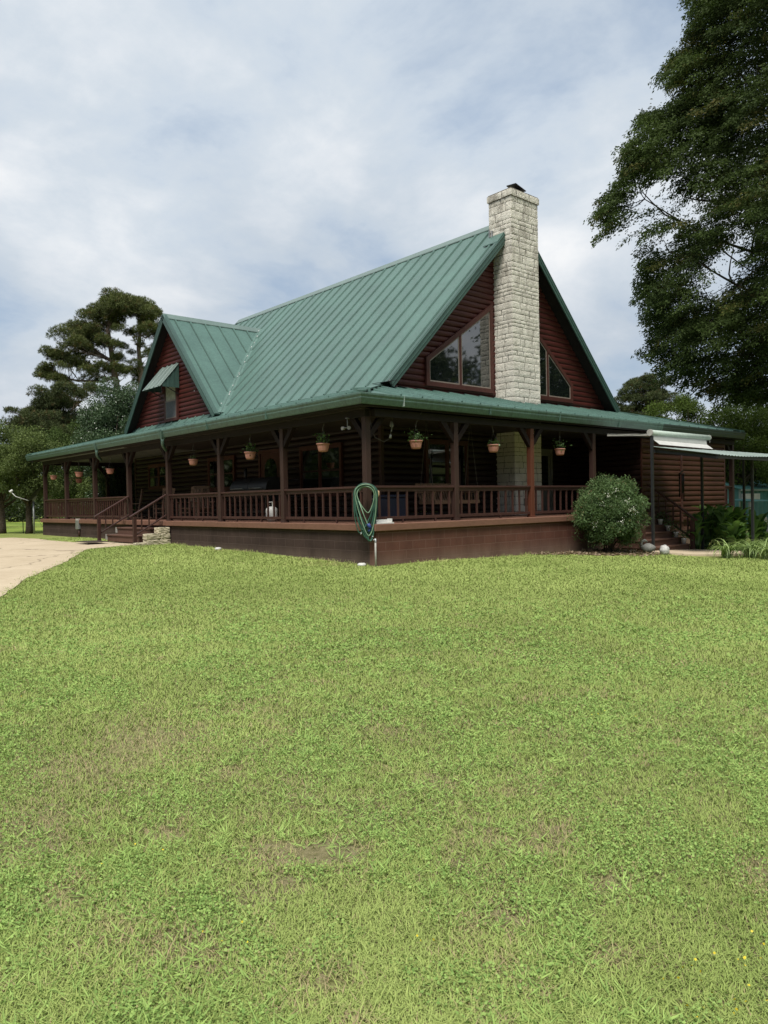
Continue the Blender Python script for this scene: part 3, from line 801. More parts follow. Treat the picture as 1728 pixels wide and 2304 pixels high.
# porch-level windows and door on the entrance side
WP=WX-.045
def sash_window(y0,y1,z0,z1,bars=(),gm=None):
    w,P,off=poly_window([(y0,z0),(y1,z0),(y1,z1),(y0,z1)],'y',WP,-1,.10,bars,gmat=gm)
    m=MB(); zm=(z0+z1)/2; m.box(WP-.062,WP-.02,y0+.1,y1-.1,zm-.03,zm+.03); sub(m,'meeting_rail',M_post,w); return w
sash_window(5.05,7.30,.72,2.38,(6.2,)); sash_window(17.0,19.15,1.25,2.36,(18.1,)); sash_window(11.55,13.6,1.05,2.36,(12.55,))
# front door with an arched glass light
d=MB(); d.box(WP-.07,WP,8.35,8.47,0,2.42); d.box(WP-.07,WP,9.75,9.87,0,2.42); d.box(WP-.07,WP,8.47,9.75,2.30,2.42); d.box(WP-.04,WP,8.47,9.75,.02,2.30)
door=hb(d,'front_door',M_trim)
a=[(8.72,.95),(9.5,.95),(9.5,1.75)]+[(9.11+.39*math.cos(t_),1.75+.36*math.sin(t_)) for t_ in np.linspace(.3,math.pi-.3,7)]+[(8.72,1.75)]
g=MB(); g.poly([(WP-.046,s_,z_) for s_,z_ in a]); sub(g,'door_glass',M_glass,door)
g=MB(); g.tube([(WP-.04,8.56,1.0),(WP-.10,8.56,1.0)],.03,8); sub(g,'handle',M_galv,door)
# porch-level openings under the gable
poly_window([(4.78,.70),(6.7,.70),(6.7,2.42),(4.78,2.42)],'x',WY-.045,-1,.1,(5.75,))
d=MB(); d.box(10.05,10.17,WY-.11,WY-.04,0,2.3); d.box(11.1,11.22,WY-.11,WY-.04,0,2.3); d.box(10.17,11.1,WY-.11,WY-.04,2.18,2.3); d.box(10.17,11.1,WY-.08,WY-.04,.02,2.18)
door2=hb(d,'porch_door',simple('grey_door_paint',(.13,.125,.115),.6,.15,4))
g=MB(); g.poly([(10.3,WY-.086,.9),(10.97,WY-.086,.9),(10.97,WY-.086,2.05),(10.3,WY-.086,2.05)]); sub(g,'door_glass',M_glass,door2)
# ribbed metal awning over the cross-gable window
aw=MB(); xa,za=WX+.05,6.52; xb,zb=2.28,5.48; ya,yb=16.22,17.98
Tn=V((xa-xb,0,za-zb)); panel(aw,(xb,ya,zb),(0,1,0),Tn,[(0,0),(yb-ya,0),(yb-ya,Tn.length),(0,Tn.length)],sp=.44,start=.14,rib=.05,thick=.012,minor=True,wid=.1)
awn=hb(aw,'window_awning',M_canopy if False else metalpaint('awning_sheet',(.13,.18,.16),.38,.25))
for yy in(ya+.02,yb-.02):
    n=7; ck=MB()
    for k in range(n):   # corrugated cheek
        x0=xb+.12+(xa-xb-.12)*k/n; x1=xb+.12+(xa-xb-.12)*(k+1)/n; f0=(x0-xb)/(xa-xb); f1=(x1-xb)/(xa-xb)
        j=.015 if k%2 else 0
        ck.prism([(x0,yy+j,zb+.0),(x1,yy+j,zb+.0),(x1,yy+j,zb+(za-zb)*f1-.02),(x0,yy+j,zb+(za-zb)*f0-.02)],(0,.012,0))
    sub(ck,'cheek',M_rake,awn)
for yy in(ya+.1,yb-.1): br=MB(); br.bar((WX+.05,yy,zb-.25),(xb+.2,yy,zb+.08),.03); sub(br,'bracket',M_black,awn)

# ================================================================== THINGS ON AND AROUND THE PORCH
def part(mb,name,mat,parent,bevel=0,**k): return mb.build(name,mat,parent,bevel,**k)
def sprig(n,r,h,L,W,dark=0.3):
    C=rng.normal(size=(n,3))*np.array([r,r,h*.35])+np.array([0,0,h*.5]); ax=rng.normal(size=(n,3))+np.array([0,0,.6])
    t=np.clip(rng.random(n)*.9,0,1); return leaves(C,ax,np.full(n,L)*(.7+.6*rng.random(n)),np.full(n,W),np.stack([t,np.zeros(n),np.zeros(n)],1))
M_potplant=foliage_mat('pot_plant_leaf',(.035,.075,.022),(.13,.22,.07),None,.3)
def hanging_pot(loc,label,plants,top=2.76,sway=0):
    t=thing('hanging_basket',label,'hanging basket',loc,random.uniform(0,6),'terracotta hanging baskets')
    m=MB(); m.lathe([(.0,0),(.09,0),(.112,.012),(.122,.034)],n=28); m.lathe([(.122,.034),(.141,.10),(.150,.175)],n=44,mod=.05,smooth=False)
    m.lathe([(.150,.172),(.168,.178),(.172,.195),(.168,.208),(.150,.208),(.146,.19),(.140,.165),(0,.165)],n=28)
    part(m,'pot',M_pot,t)
    t.scale=(random.uniform(.94,1.05),)*3
    h=MB(); H_=(top-loc[2])/t.scale[0]
    for k in range(3):
        a=k*2.094; h.tube([(.16*math.cos(a),.16*math.sin(a),.2),(.0,.0,.52)],.004,4)
    h.tube([(0,0,.52),(.0,0,.60)],.014,6); h.tube([(0,0,.6),(sway*.5,.02,(H_+.6)/2),(sway,.0,H_)],.008,5)
    part(h,'hanger',M_rope,t)
    if plants:
        n,r,hh=plants; leaf_obj('foliage',[tuple((lambda q:(q[0]+np.array([0,0,.18]),q[1]))(sprig(n,r,hh,.07,.045)))],M_potplant,t)
hz=1.83
LBL='terracotta hanging basket '
for (x,y,lab,pl) in (
 (.2,23.24,LBL+'at the far left end of the porch, bare of flowers',None),
 (.2,19.9,LBL+'between the second and third posts from the far left',(30,.06,.1)),
 (1.69,24.2,LBL+'low on the rear porch line, seen just under another basket',None),
 (.2,16.41,LBL+'above the railing just left of the entrance steps',None),
 (.2,9.35,LBL+'with a tiny sprout, above the rocking chairs',(14,.03,.12)),
 (.2,5.8,LBL+'with dark leaves, above the barrel grill',(90,.09,.22)),
 (.2,2.24,LBL+'with leafy plant, in front of the double window',(110,.08,.24)),
 (1.68,.35,LBL+'with bushy pale-edged plant beside the left swing rope',(120,.10,.2)),
 (4.63,.35,LBL+'hanging in front of the stone chimney base',(50,.09,.13)),
 (7.7,.35,LBL+'with dark trailing plant, right of the chimney',(80,.11,.24))):
    hanging_pot((x,y,hz-(.12 if x==1.69 else 0)),lab,pl,sway=random.uniform(-.16,.16))
# lights and camera under the eaves
M_lamp=simple('dull_white_lamp',(.20,.195,.19),.5,.2,9)
def flood(loc,label,rz,pipe=.28):
    t=thing('security_light',label,'security light',loc,rz,'lamps under the porch eave')
    m=MB(); m.tube([(0,0,0),(0,0,pipe)],.014,6); m.lathe([(.05,pipe),(.05,pipe+.02),(0,pipe+.02)],n=12); part(m,'mount',M_lamp,t)
    for s in(-1,1):
        m=MB(); m.tube([(0,s*.02,0),(-.03,s*.07,0)],.02,6); m.tube([(-.0,s*.07,-.0),(-.04,s*.085,-.01),(-.09,s*.10,-.015)],[.026,.042,.045],10); part(m,'lamp_head',M_lamp,t)
flood((.02,1.0,2.33),'white twin-head security light hanging left of the corner post',.3,.22)
flood((.35,11.55,2.35),'dim twin-head security light on the post right of the steps',.2,.25)
t=thing('porch_lamp','small white box lamp under the far porch ceiling','lamp',(1.2,16.6,2.45)); m=MB(); m.box(-.07,.07,-.07,.07,0,.24); m.tube([(0,0,.24),(0,0,.3)],.03,6); part(m,'housing',M_offwhite,t,.02)
t=thing('wasp_trap','pale bell-shaped trap hanging right of the corner post','trap',(1.05,.55,2.37)); m=MB(); m.lathe([(.01,.14),(.035,.11),(.052,.03),(.042,0),(.014,-.02),(.01,-.12)],n=12); part(m,'bell',M_lamp,t); m=MB(); m.tube([(0,0,.2),(.0,0,.37)],.006,4); part(m,'string',M_rope,t)
t=thing('cable_loop','dark cable looping from the corner post brace to a plug','cable',(.75,.5,2.5)); m=MB(); m.tube([(-.45,0,.02),(-.3,.0,-.42),(0,0,-.52),(.2,0,-.42),(.28,0,-.0),(.3,0,.23)],.008,5); part(m,'cord',M_rope,t); m=MB(); m.tube([(.2,0,-.42),(.22,0,-.34)],.03,7); part(m,'plug',M_offwhite,t)

# barrel grill
t=thing('barrel_grill','long black barrel grill with two lids standing on the porch','grill',(1.75,7.95,0))
def half(y0,y1,a0,a1,r,c):
    m=MB(); n=12; pts=[(r*math.cos(a0+(a1-a0)*k/n),c+r*math.sin(a0+(a1-a0)*k/n)) for k in range(n+1)]
    vs=[(x,y,z) for y in(y0,y1) for x,z in pts]; k=n+1
    m.add(vs,[(i,i+1,k+i+1,k+i) for i in range(n)],True); m.add(vs,[tuple(range(k)),tuple(range(k,2*k))]); return m
part(half(-1.12,1.12,math.pi,2*math.pi,.38,.98),'firebox',M_black,t)
for a,b2 in((-1.12,-.01),(.01,1.12)):
    l=part(half(a,b2,0,math.pi,.392,.99),'lid',M_black,t)
    m=MB(); m.tube([(-.40,a+.2,1.02),(-.47,a+.2,1.03),(-.47,b2-.2,1.03),(-.40,b2-.2,1.02)],.013,6); part(m,'handle',M_galv,l)
for x in(-.28,.28):
    for y in(-.95,.95): m=MB(); m.box(x-.025,x+.025,y-.025,y+.025,0,.75); part(m,'leg',M_black,t)
m=MB(); m.box(-.3,.3,-.98,.98,.26,.29); m.box(-.31,-.29,-.98,.98,.24,.31); part(m,'shelf',M_black,t)
m=MB(); m.tube([(.1,.9,1.3),(.1,.9,1.72)],.055,10); part(m,'smokestack',M_black,t)
for y in(-.95,): m=MB(); m.tube([(-.33,y,.1),(-.27,y,.1)],.1,14); part(m,'wheel',M_black,t)
# gas cylinder
t=thing('gas_cylinder','white propane cylinder behind the railing below the barrel grill','gas cylinder',(.78,5.62,0))
m=MB(); m.lathe([(0,.03),(.12,.03),(.165,.08),(.175,.14),(.175,.32),(.16,.385),(.10,.43),(.05,.445),(0,.445)],n=20); part(m,'tank',M_white,t)
m=MB(); m.lathe([(.105,0),(.115,.0),(.115,.05),(.105,.05)],n=16); part(m,'foot_ring',M_offwhite,t)
m=MB()
for k in range(3): a=k*2.094+.3; m.bar((.09*math.cos(a),.09*math.sin(a),.42),(.09*math.cos(a),.09*math.sin(a),.57),.05,.012)
m.tube([(.09*math.cos(a),.09*math.sin(a),.57) for a in np.linspace(0,6.283,12)[:-1]],.012,5,closed=True); part(m,'collar',M_white,t)
m=MB(); m.tube([(0,0,.44),(0,0,.53)],.025,8); m.tube([(0,0,.5),(-.05,0,.5)],.02,8); part(m,'valve',M_black,t)
m=MB()   # printed safety block on the tank: rows of dark marks
for k in range(6):
    for j in range(3): 
        a=math.pi+.35+(j-1)*.16; m.obox((.176*math.cos(a),.176*math.sin(a),.16+.026*k),(-math.sin(a),math.cos(a),0),(math.cos(a),math.sin(a),0),(0,0,1),.008+.006*((k*j)%2),.001,.005)
part(m,'print',M_black,t)
# rocking chairs
def rocker():
    t=thing('rocking_chair','','rocking chair',(0,0,0),0,'slatted wooden rocking chairs')
    for s in(-1,1):
        m=MB(); m.tube([(-.50,s*.27,.075),(-.3,s*.27,.03),(0,s*.27,.016),(.3,s*.27,.04),(.58,s*.27,.12)],.02,6); part(m,'rocker',M_chair,t)
        m=MB(); m.bar((-.25,s*.27,.03),(-.25,s*.27,.62),.045); part(m,'front_leg',M_chair,t)
        m=MB(); m.bar((.22,s*.25,.03),(.42,s*.25,1.16),.045); part(m,'back_post',M_chair,t)
        m=MB(); m.bar((-.33,s*.29,.64),(.34,s*.27,.62),.09,.028); part(m,'arm',M_chair,t)
    m=MB()
    for k in range(7): m.bar((-.28+.09*k,-.25,.42-.012*k),(-.28+.09*k,.25,.42-.012*k),.07,.02)
    part(m,'seat',M_chair,t)
    m=MB(); m.bar((.42,-.29,1.17),(.42,.29,1.17),.03,.10); m.bar((.275,-.25,.46),(.275,.25,.46),.03,.06)
    for k in range(6): y=-.19+.076*k; m.bar((.28,y,.46),(.41,y,1.14),.018,.045,(0,1,0))
    part(m,'backrest',M_chair,t)
    m=MB(); m.bar((-.25,-.27,.25),(-.25,.27,.25),.03); m.bar((-.24,-.27,.2),(.26,-.25,.2),.03); m.bar((-.24,.27,.2),(.26,.25,.2),.03); part(m,'stretcher',M_chair,t)
    return t
rk0=rocker()
for i,(x,y,a,lab) in enumerate(((1.75,15.0,.55,'slatted wooden rocking chair seen between the two stair rails'),(1.75,12.75,.35,'slatted wooden rocking chair just right of the steps, turned to the yard'),(1.6,11.35,1.25,'rocking chair turned nearly sideways, nearest the barrel grill'),(1.2,16.75,-.5,'low rocking chair at the dark house corner left of the steps'))):
    o=rk0 if i==0 else copy_tree(rk0); o.location=(x,y,0); o.rotation_euler=(0,0,a); o['label']=lab
# porch swing
t=thing('porch_swing','slatted wooden swing hung on ropes in front of the chimney-side wall','porch swing',(4.35,1.75,0))
m=MB()
for k in range(6): m.box(-.9,.9,-.27+.1*k,-.19+.1*k,.50,.522)
m.box(-.92,.92,-.30,-.27,.43,.53); m.box(-.92,.92,.31,.34,.43,.53)
for x in(-.85,0,.85): m.box(x-.02,x+.02,-.27,.31,.43,.50)
part(m,'seat',M_swing,t)
m=MB()
for k in range(17): x=-.86+.1075*k; m.bar((x,.32,.50),(x,.50,.98),.018,.07,(0,1,0))
m.bar((-.9,.50,.99),(.9,.50,.99),.03,.07); m.bar((-.9,.35,.55),(.9,.35,.55),.03,.06); part(m,'backrest',M_swing,t)
for s in(-1,1):
    m=MB(); m.bar((s*.9,-.28,.76),(s*.9,.44,.76),.07,.03); m.bar((s*.9,-.25,.5),(s*.9,-.25,.76),.04)
    for k in range(4): m.bar((s*.9,-.12+.12*k,.5),(s*.9,-.12+.12*k,.76),.03,.02)
    part(m,'armrest',M_swing,t)
    m=MB(); m.tube([(s*.93,-.28,.44),(s*.90,.0,2.74)],.009,5); m.tube([(s*.93,.34,.44),(s*.90,.02,2.74)],.009,5); part(m,'rope',M_rope,t)
# dark things half seen behind the rails by the corner
t=thing('cooler_box','dark blue chest standing behind the railing at the corner','cooler',(1.9,1.75,0)); m=MB(); m.box(-.3,.3,-.45,.45,.03,.62); part(m,'body',simple('navy_plastic',(.012,.018,.04),.5,.2),t,.03); m=MB(); m.box(-.32,.32,-.47,.47,.625,.70); part(m,'lid',MATS['navy_plastic'],t,.02); m=MB(); m.tube([(-.32,.1,.58),(-.37,.1,.6),(-.37,.3,.6),(-.32,.3,.58)],.012,5); part(m,'handle',M_offwhite,t)

# garden hose on its bracket at the corner
rt=V((.7526,-.6585,0)); hc=V((-.03,.30,0))
W=lambda u,z,o=0.: tuple(hc+rt*u-V((.66,.75,0))*o+V((0,0,z)))
t=thing('garden_hose','green garden hose coiled in long loops at the porch corner','hose',(0,0,0))
hz0=.70
bundle=MB(); pale=MB()
def loop(rw,top,bot,skew,o,mb,wob):
    pts=[]; n=44
    for k in range(n):
        a=2*math.pi*k/n; s_=math.sin(a); c_=math.cos(a)
        z=hz0+(top*c_ if c_>0 else (hz0-bot)*c_)
        wv=rw*s_*(1 if c_>0 else (1-.50*abs(c_)**1.6))+skew*(max(0,-c_)**1.2)
        pts.append(W(wv+wob*math.sin(3*a+o*40),z,o+.02*math.sin(2*a+wob*90)))
    mb.tube(pts,.0125,7,closed=True)
for k in range(11):
    loop(.20+.012*(k%8),.19+.010*(k%8),-.16-.026*k+.06*random.random(),-.02+.030*(k%6),.02+.014*k,bundle,random.uniform(-.014,.014))
loop(.27,.22,-.20,-.15,.13,bundle,.008); loop(.25,.21,-.12,-.09,.15,bundle,.006); loop(.28,.23,-.30,.03,.12,bundle,.006)
part(bundle,'coil',M_hose,t)
loop(.20,.19,.27,.05,.17,pale,.0); loop(.25,.235,-.26,.07,.18,pale,.012)
pale.tube([W(-.16,.55,.19),W(-.04,.2,.19),W(.06,-.05,.18),W(.10,-.2,.17)],.0125,7)
part(pale,'pale_coil',M_hosel,t)
m=MB(); m.tube([W(.215,.75,.08),W(.26,.79,.08),W(.30,.76,.08),W(.305,.69,.08),W(.26,.62,.08)],[.02,.026,.026,.022,.016],8); part(m,'spray_gun',M_tan,t)
m=MB(); m.tube([W(.05,.02,.19),W(.10,-.10,.19)],.04,8); m.tube([W(.10,-.10,.19),W(.06,-.17,.19)],.025,8); part(m,'blue_nozzle',M_blue,t)
m=MB(); m.tube([W(.15,-.30,.17),W(.15,-.27,.17)],.018,8); m.tube([W(-.13,-.24,.17),W(-.11,-.19,.17)],.016,8); part(m,'brass_fitting',M_galv,t)
t=thing('hose_bracket','grey wire hose bracket fixed to the corner post','bracket',(0,0,0)); m=MB()
for o in(-.02,.10): m.tube([W(.17*math.sin(a),hz0+.17*math.cos(a),o) for a in np.linspace(-1.25,1.25,10)],.007,5)
for a in np.linspace(-1.2,1.2,6): m.tube([W(.17*math.sin(a),hz0+.17*math.cos(a),-.02),W(.17*math.sin(a),hz0+.17*math.cos(a),.10)],.006,5)
part(m,'wire_arc',M_galv,t)
t=thing('standpipe','grey plastic water pipe rising beside the porch corner','pipe',(-.03,-.02,h1(0,0))); m=MB(); m.tube([(0,0,-.05),(0,0,.62)],.022,8); part(m,'pipe',M_offwhite,t); m=MB(); m.lathe([(.03,.58),(.03,.66),(0,.66)],n=8); m.tube([(0,0,.63),(-.06,0,.63)],.018,6); part(m,'tap',M_galv,t)
t=thing('white_tray','low white plastic tray lying on the deck edge by the hose','tray',(.36,.14,0)); m=MB(); m.box(-.26,.26,-.1,.1,.004,.03); m.box(-.24,.24,.08,.1,.03,.10); m.box(-.24,-.22,-.08,.08,.03,.07); m.box(.2,.22,-.08,.08,.03,.12); part(m,'body',M_white,t)
def lid(x,y,label):
    t=thing('drain_cap',label,'drain cap',(x,y,h1(x,y)+.02),0,'white drain caps by the wall'); m=MB(); m.lathe([(0,.06),(.065,.056),(.10,.036),(.105,0),(.08,-.03)],n=20); part(m,'cap',M_white,t)
    m=MB(); 
    for k in range(5): m.bar((-.05,-.04+.02*k,.058),(.05,-.04+.02*k,.058),.008,.006)
    part(m,'grate',M_offwhite,t)
lid(-.14,.36,'white drain cap in the grass at the porch corner'); lid(-.22,7.05,'white drain cap in the grass along the entrance-side wall')
t=thing('outlet_box','grey electric box with conduit on the foundation left of the steps','electric box',(.075,19.67,-.75)); m=MB(); m.box(-.11,0,-.17,.17,.33,.72); part(m,'box',M_galv,t,.015); m=MB(); m.box(-.12,-.0,-.13,.10,.70,.78); part(m,'cover',M_offwhite,t,.01); m=MB(); m.tube([(-.05,-.1,.34),(-.05,-.1,-.05)],.035,8); part(m,'conduit',M_rail,t)
gx_=h1(-1.2,13.3); 
t=thing('door_mat','dark door mat lying at the foot of the entrance steps','mat',(-1.55,13.75,h1(-1.55,13.75)+.085)); m=MB(); m.box(-.38,.38,-.62,.62,0,.018); part(m,'mat',simple('mat_fibre',(.05,.035,.028),.95,.3,30,.5,80),t)
# split stones edging the steps
t=thing('stone_edging','stacked cream limestone blocks beside the entrance steps','stone edging',(-.5,11.0,h1(-.5,11)))
def rough_block(x0,x1,y0,y1,z0,z1):
    m=MB(); n=5; b=0
    import bmesh
    bm=bmesh.new(); bmesh.ops.create_cube(bm,size=1); bmesh.ops.subdivide_edges(bm,edges=bm.edges,cuts=4,use_grid_fill=True)
    for v in bm.verts:
        q=v.co*1.0; r_=max(abs(q.x),abs(q.y),abs(q.z)); 
        k=sum(1 for c in q if abs(c)>.46)
        if k>=2: q=q*(.965 if k==2 else .93)
        v.co=V(((x0+x1)/2+q.x*(x1-x0)+random.uniform(-.012,.012),(y0+y1)/2+q.y*(y1-y0)+random.uniform(-.012,.012),(z0+z1)/2+q.z*(z1-z0)+random.uniform(-.008,.008)))
    me=bpy.data.meshes.new('block'); bm.to_mesh(me); bm.free()
    a=me.attributes.new('tint','FLOAT_COLOR','POINT'); c=np.ones((len(me.vertices),4),np.float32); c[:,0]=random.random(); a.data.foreach_set('color',c.ravel())
    me.materials.append(M_stone2); o=bpy.data.objects.new('block',me); COL.objects.link(o); o.parent=t; return o
M_stone2=simple('cream_limestone',(.43,.385,.28),.9,.25,7,.9,25,spec=.2)
for q in((.12,.53,-.18,.18,.38,.58),(-.30,.19,-.18,.18,.19,.375),(.195,.54,-.19,.18,.19,.378),(-.28,.16,-.18,.2,-.03,.186),(.165,.55,-.19,.19,-.03,.186),(-.66,-.29,-.16,.16,-.06,.09)): rough_block(*q)

# satellite dish on its pole
gz=h1(.2,26.4)
t=thing('satellite_dish','dark satellite dish on a galvanised pole beyond the porch end','satellite dish',(.2,26.4,gz))
m=MB(); m.tube([(0,0,-.1),(0,0,1.72)],.045,8); part(m,'pole',M_galv,t)
dn=V((-.55,.35,.55)).normalized(); dc=V((.05,-.1,2.0)); du=dn.cross(V((0,0,1))).normalized(); dw=du.cross(dn)
m=MB(); vs=[]; R=6;N=24
for i in range(R+1):
    for k in range(N):
        a=2*math.pi*k/N; r_=i/R; vs.append(dc+du*(.40*r_*math.cos(a))+dw*(.45*r_*math.sin(a))+dn*(.10*(r_*r_-1)))
m.add(vs,[(i*N+k,i*N+(k+1)%N,(i+1)*N+(k+1)%N,(i+1)*N+k) for i in range(R) for k in range(N)],True); part(m,'reflector',M_dkmetal,t)
m=MB(); e=dc-dw*.45+dn*.02; tip=dc+V((-.98,.45,.12)); m.tube([tuple(e),tuple(e+(tip-e)*.75-V((0,0,.12))),tuple(tip)],.022,6); part(m,'feed_arm',M_white,t)
m=MB(); m.tube([tuple(tip-V((.07,0,.02))),tuple(tip+V((.07,-.02,.08)))],.06,8); part(m,'receiver',M_white,t)
m=MB(); m.bar(tuple(V((0,0,1.68))),tuple(dc-dn*.1),.09,.12); part(m,'mount',M_galv,t)
for s in(0,1): m=MB(); m.tube([(0,0,1.0),(.55+.5*s,-.3,-.0)],.006,4); part(m,'guy_wire',M_dkmetal,t)

# retractable awning over the side steps
t=thing('retractable_awning','pale roll-out canvas awning above the side steps','awning',(11.55,-.7,0))
m=MB(); nx=2; ny=9; vs=[]
for i in range(ny+1):
    f=i/ny; y=.72-1.5*f-.0; z=2.56-.10*f-.05*math.sin(math.pi*f)
    vs+= [(-1.83,y,z),(1.83,y,z)]
m.add(vs,[(2*i,2*i+1,2*i+3,2*i+2) for i in range(ny)],True); part(m,'canvas',M_awn,t)
m=MB(); m.tube([(-1.86,-.80,2.46),(1.88,-.80,2.46)],.085,14); part(m,'roller',metalpaint('roller_pale_green',(.42,.50,.44),.5,.5,(1,3,3)),t)
m=MB(); m.tube([(-1.862,-.80,2.46),(-1.90,-.80,2.46)],.10,14); m.tube([(1.88,-.80,2.46),(1.905,-.80,2.46)],.095,14); m.tube([(1.89,-.84,2.40),(1.89,-.84,2.28)],.012,5); part(m,'end_cap',M_offwhite,t)
m=MB(); m.prism([(-1.83,-.83,2.42),(1.66,-.83,2.42),(1.66,-.85,2.22),(-1.83,-.85,2.24)],(0,.012,0)); part(m,'valance',M_awn,t)
m=MB(); m.prism([(-1.76,-.86,2.235),(1.66,-.86,2.215),(1.86,-.97,2.07),(-1.62,-.97,2.10)],(0,.012,0)); part(m,'front_flap',M_white,t)
for s in(-1,1): m=MB(); m.bar((s*1.80,.70,2.50),(s*1.80,-.78,2.40),.04,.06); part(m,'side_arm',M_offwhite,t)
# metal walkway canopy on dark posts
t=thing('walkway_canopy','low corrugated metal canopy on thin dark posts beside the side steps','canopy',(14,-2.4,-1.3))
cz=1.3; m=MB(); O=V((-4.24,-1.13,1.69+cz)); Tn=V((0,2.05,.36)); Lc=11.5
nn=150; vs=[]
Nn=V((1,0,0)).cross(Tn.normalized())
for i in range(nn+1):
    s_=Lc*i/nn; hh=.016*math.sin(i*math.pi*.75)
    for f in(0,1): vs.append(O+V((s_,0,0))+Tn*f+Nn*hh+V((0,0,-.02*math.sin(s_*1.1)*(1-f))))
m.add(vs,[(2*i,2*i+2,2*i+3,2*i+1) for i in range(nn)],True); part(m,'roof_sheet',M_canopy,t)
m=MB(); m.box(-4.2,7.2,-1.10,-1.03,1.58+cz,1.665+cz); m.box(-4.2,7.2,.82,.89,1.85+cz,1.95+cz)
for x in(-4.1,-1,2,5): m.bar((x,-1.06,1.60+cz),(x,.86,1.90+cz),.05,.08)
part(m,'frame',M_dkmetal,t)
for (x,y,zt) in((-4.28,.87,2.36+cz),(-1.12,.87,1.86+cz),(2.03,.87,1.86+cz),(-.88,-.64,1.62+cz)):
    m=MB(); g=h1(14+x,-2.4+y); m.box(x-.036,x+.036,y-.036,y+.036,g-.1+1.3,zt); m.box(x-.08,x+.08,y-.08,y+.08,g+1.3,g+1.33); part(m,'canopy_post',M_dkmetal,t)
# concrete pad at the foot of the side steps
def sheet(name,pts,zoff,mat,th=.05,label=None):
    m=MB(); ps=[V((x,y,h1(x,y)+zoff)) for x,y in pts]; m.prism(ps,(0,0,-th-.12)); o=m.build(name,mat); return tag(o,kind='structure')
sheet('path',[(9.55,-1.38),(12.4,-1.38),(12.5,-2.2),(12.2,-3.6),(11.0,-3.9),(9.7,-2.9),(9.3,-2.1)],.05,M_conc)
# wind chime
t=thing('wind_chime','dark tubular wind chime hanging against the log wall','wind chime',(13.6,-.45,1.35)); m=MB(); m.tube([(0,0,.0),(0,0,.62)],.006,4); part(m,'cord',M_black,t)
m=MB(); m.bar((-.14,0,-.04),(.14,0,.06),.02,.04); m.lathe([(.11,-.03),(.11,.0),(0,.0)],c=(0,0,-.04),n=12); part(m,'top',M_black,t)
for k in range(5): a=k*1.2566; m=MB(); m.tube([(.075*math.cos(a),.075*math.sin(a),-.08),(.075*math.cos(a),.075*math.sin(a),-.72-.07*k)],.02,7); part(m,'tube',M_black,t)
# small pots on the step ends
M_smallleaf=foliage_mat('step_pot_leaf',(.03,.06,.02),(.10,.17,.06))
p0=None
for k,(z,wd) in enumerate(((-1.025,'lowest'),(-.82,'second lowest'),(-.615,'middle'),(-.41,'highest'))):
    lab='small white flowerpot on the %s side step'%wd
    loc=(12.12,-.05-.27*(5-k)+.13,z)
    if p0 is None:
        t=thing('flowerpot',lab,'flowerpot',loc,0,'small white pots on the side steps')
        m=MB(); m.lathe([(0,0),(.052,0),(.072,.14),(.082,.145),(.082,.175),(.07,.175),(.065,.14),(0,.14)],n=16); part(m,'pot',M_white,t)
        q=sprig(60,.09,.2,.08,.04); leaf_obj('foliage',[(q[0]+np.array([0,0,.15]),q[1])],M_smallleaf,t); p0=t
    else:
        o=copy_tree(p0); o.location=loc; o.rotation_euler=(0,0,k*1.7); o['label']=lab
# stone goose and pale rock by the bush
gz=h1(10.3,-.9)
t=thing('goose_statue','grey stone goose statue sitting beside the flowering bush','statue',(9.0,-1.75,h1(9.0,-1.75)),2.6)
m=MB(); m.tube([(-.26,0,.18),(-.2,0,.17),(-.06,0,.16),(.08,0,.17),(.16,0,.20),(.19,0,.24)],[.015,.075,.145,.135,.07,.04],12); part(m,'body',simple('grey_statue',(.20,.20,.185),.85,.2,12,.4,30),t)
m=MB(); m.tube([(.15,0,.20),(.20,0,.28),(.17,0,.36),(.09,0,.39),(.04,0,.37),(.0,0,.33)],[.05,.036,.034,.045,.03,.01],9); part(m,'neck',MATS['grey_statue'],t)
t=thing('white_rock','round pitted white rock next to the stone goose','rock',(9.05,-2.25,h1(9.05,-2.25)),.5)
m=MB(); vs=[];R=10;N=14
for i in range(R+1):
    for k in range(N):
        th=math.pi*i/R; a=2*math.pi*k/N; q=V((math.sin(th)*math.cos(a)*.19,math.sin(th)*math.sin(a)*.14,math.cos(th)*.16)); s_=1+.07*math.sin(5*a+2*th)+.05*math.cos(7*th+a)
        vs.append(q*s_+V((0,0,.13)))
m.add(vs,[(i*N+k,i*N+(k+1)%N,(i+1)*N+(k+1)%N,(i+1)*N+k) for i in range(R) for k in range(N)],True); part(m,'rock',simple('white_rock_stone',(.43,.43,.41),.85,.35,16,.8,14),t)

# far right: garden furniture, shed and yard things
t=thing('garden_chair','pale plastic garden chair at the far right porch corner','garden chair',(19.6,-.9,h1(19.6,-.9)),-.6)
m=MB(); m.box(-.22,.22,-.22,.22,.42,.45); part(m,'seat',M_offwhite,t,.01)
m=MB(); m.prism([(-.21,.2,.45),(.21,.2,.45),(.18,.32,.98),(-.18,.32,.98)],(0,.03,0)); part(m,'backrest',M_offwhite,t)
for sx in(-1,1):
    for sy in(-1,1): m=MB(); m.bar((sx*.2,sy*.2,.43),(sx*.24,sy*.24,0),.035); part(m,'leg',M_offwhite,t)
t=thing('wooden_bench','dark wooden bench outside the log room at far right','bench',(20.4,-1.3,h1(20.4,-1.3)),.1)
m=MB(); m.box(-.55,.55,-.18,.18,.42,.50); part(m,'seat',M_post,t,.01)
for s in(-1,1): m=MB(); m.box(s*.45-.04,s*.45+.04,-.16,.16,0,.42); part(m,'leg',M_post,t)
t=thing('patio_table','light metal patio table in the yard at right edge','table',(20.2,-4.2,h1(20.2,-4.2)),.2)
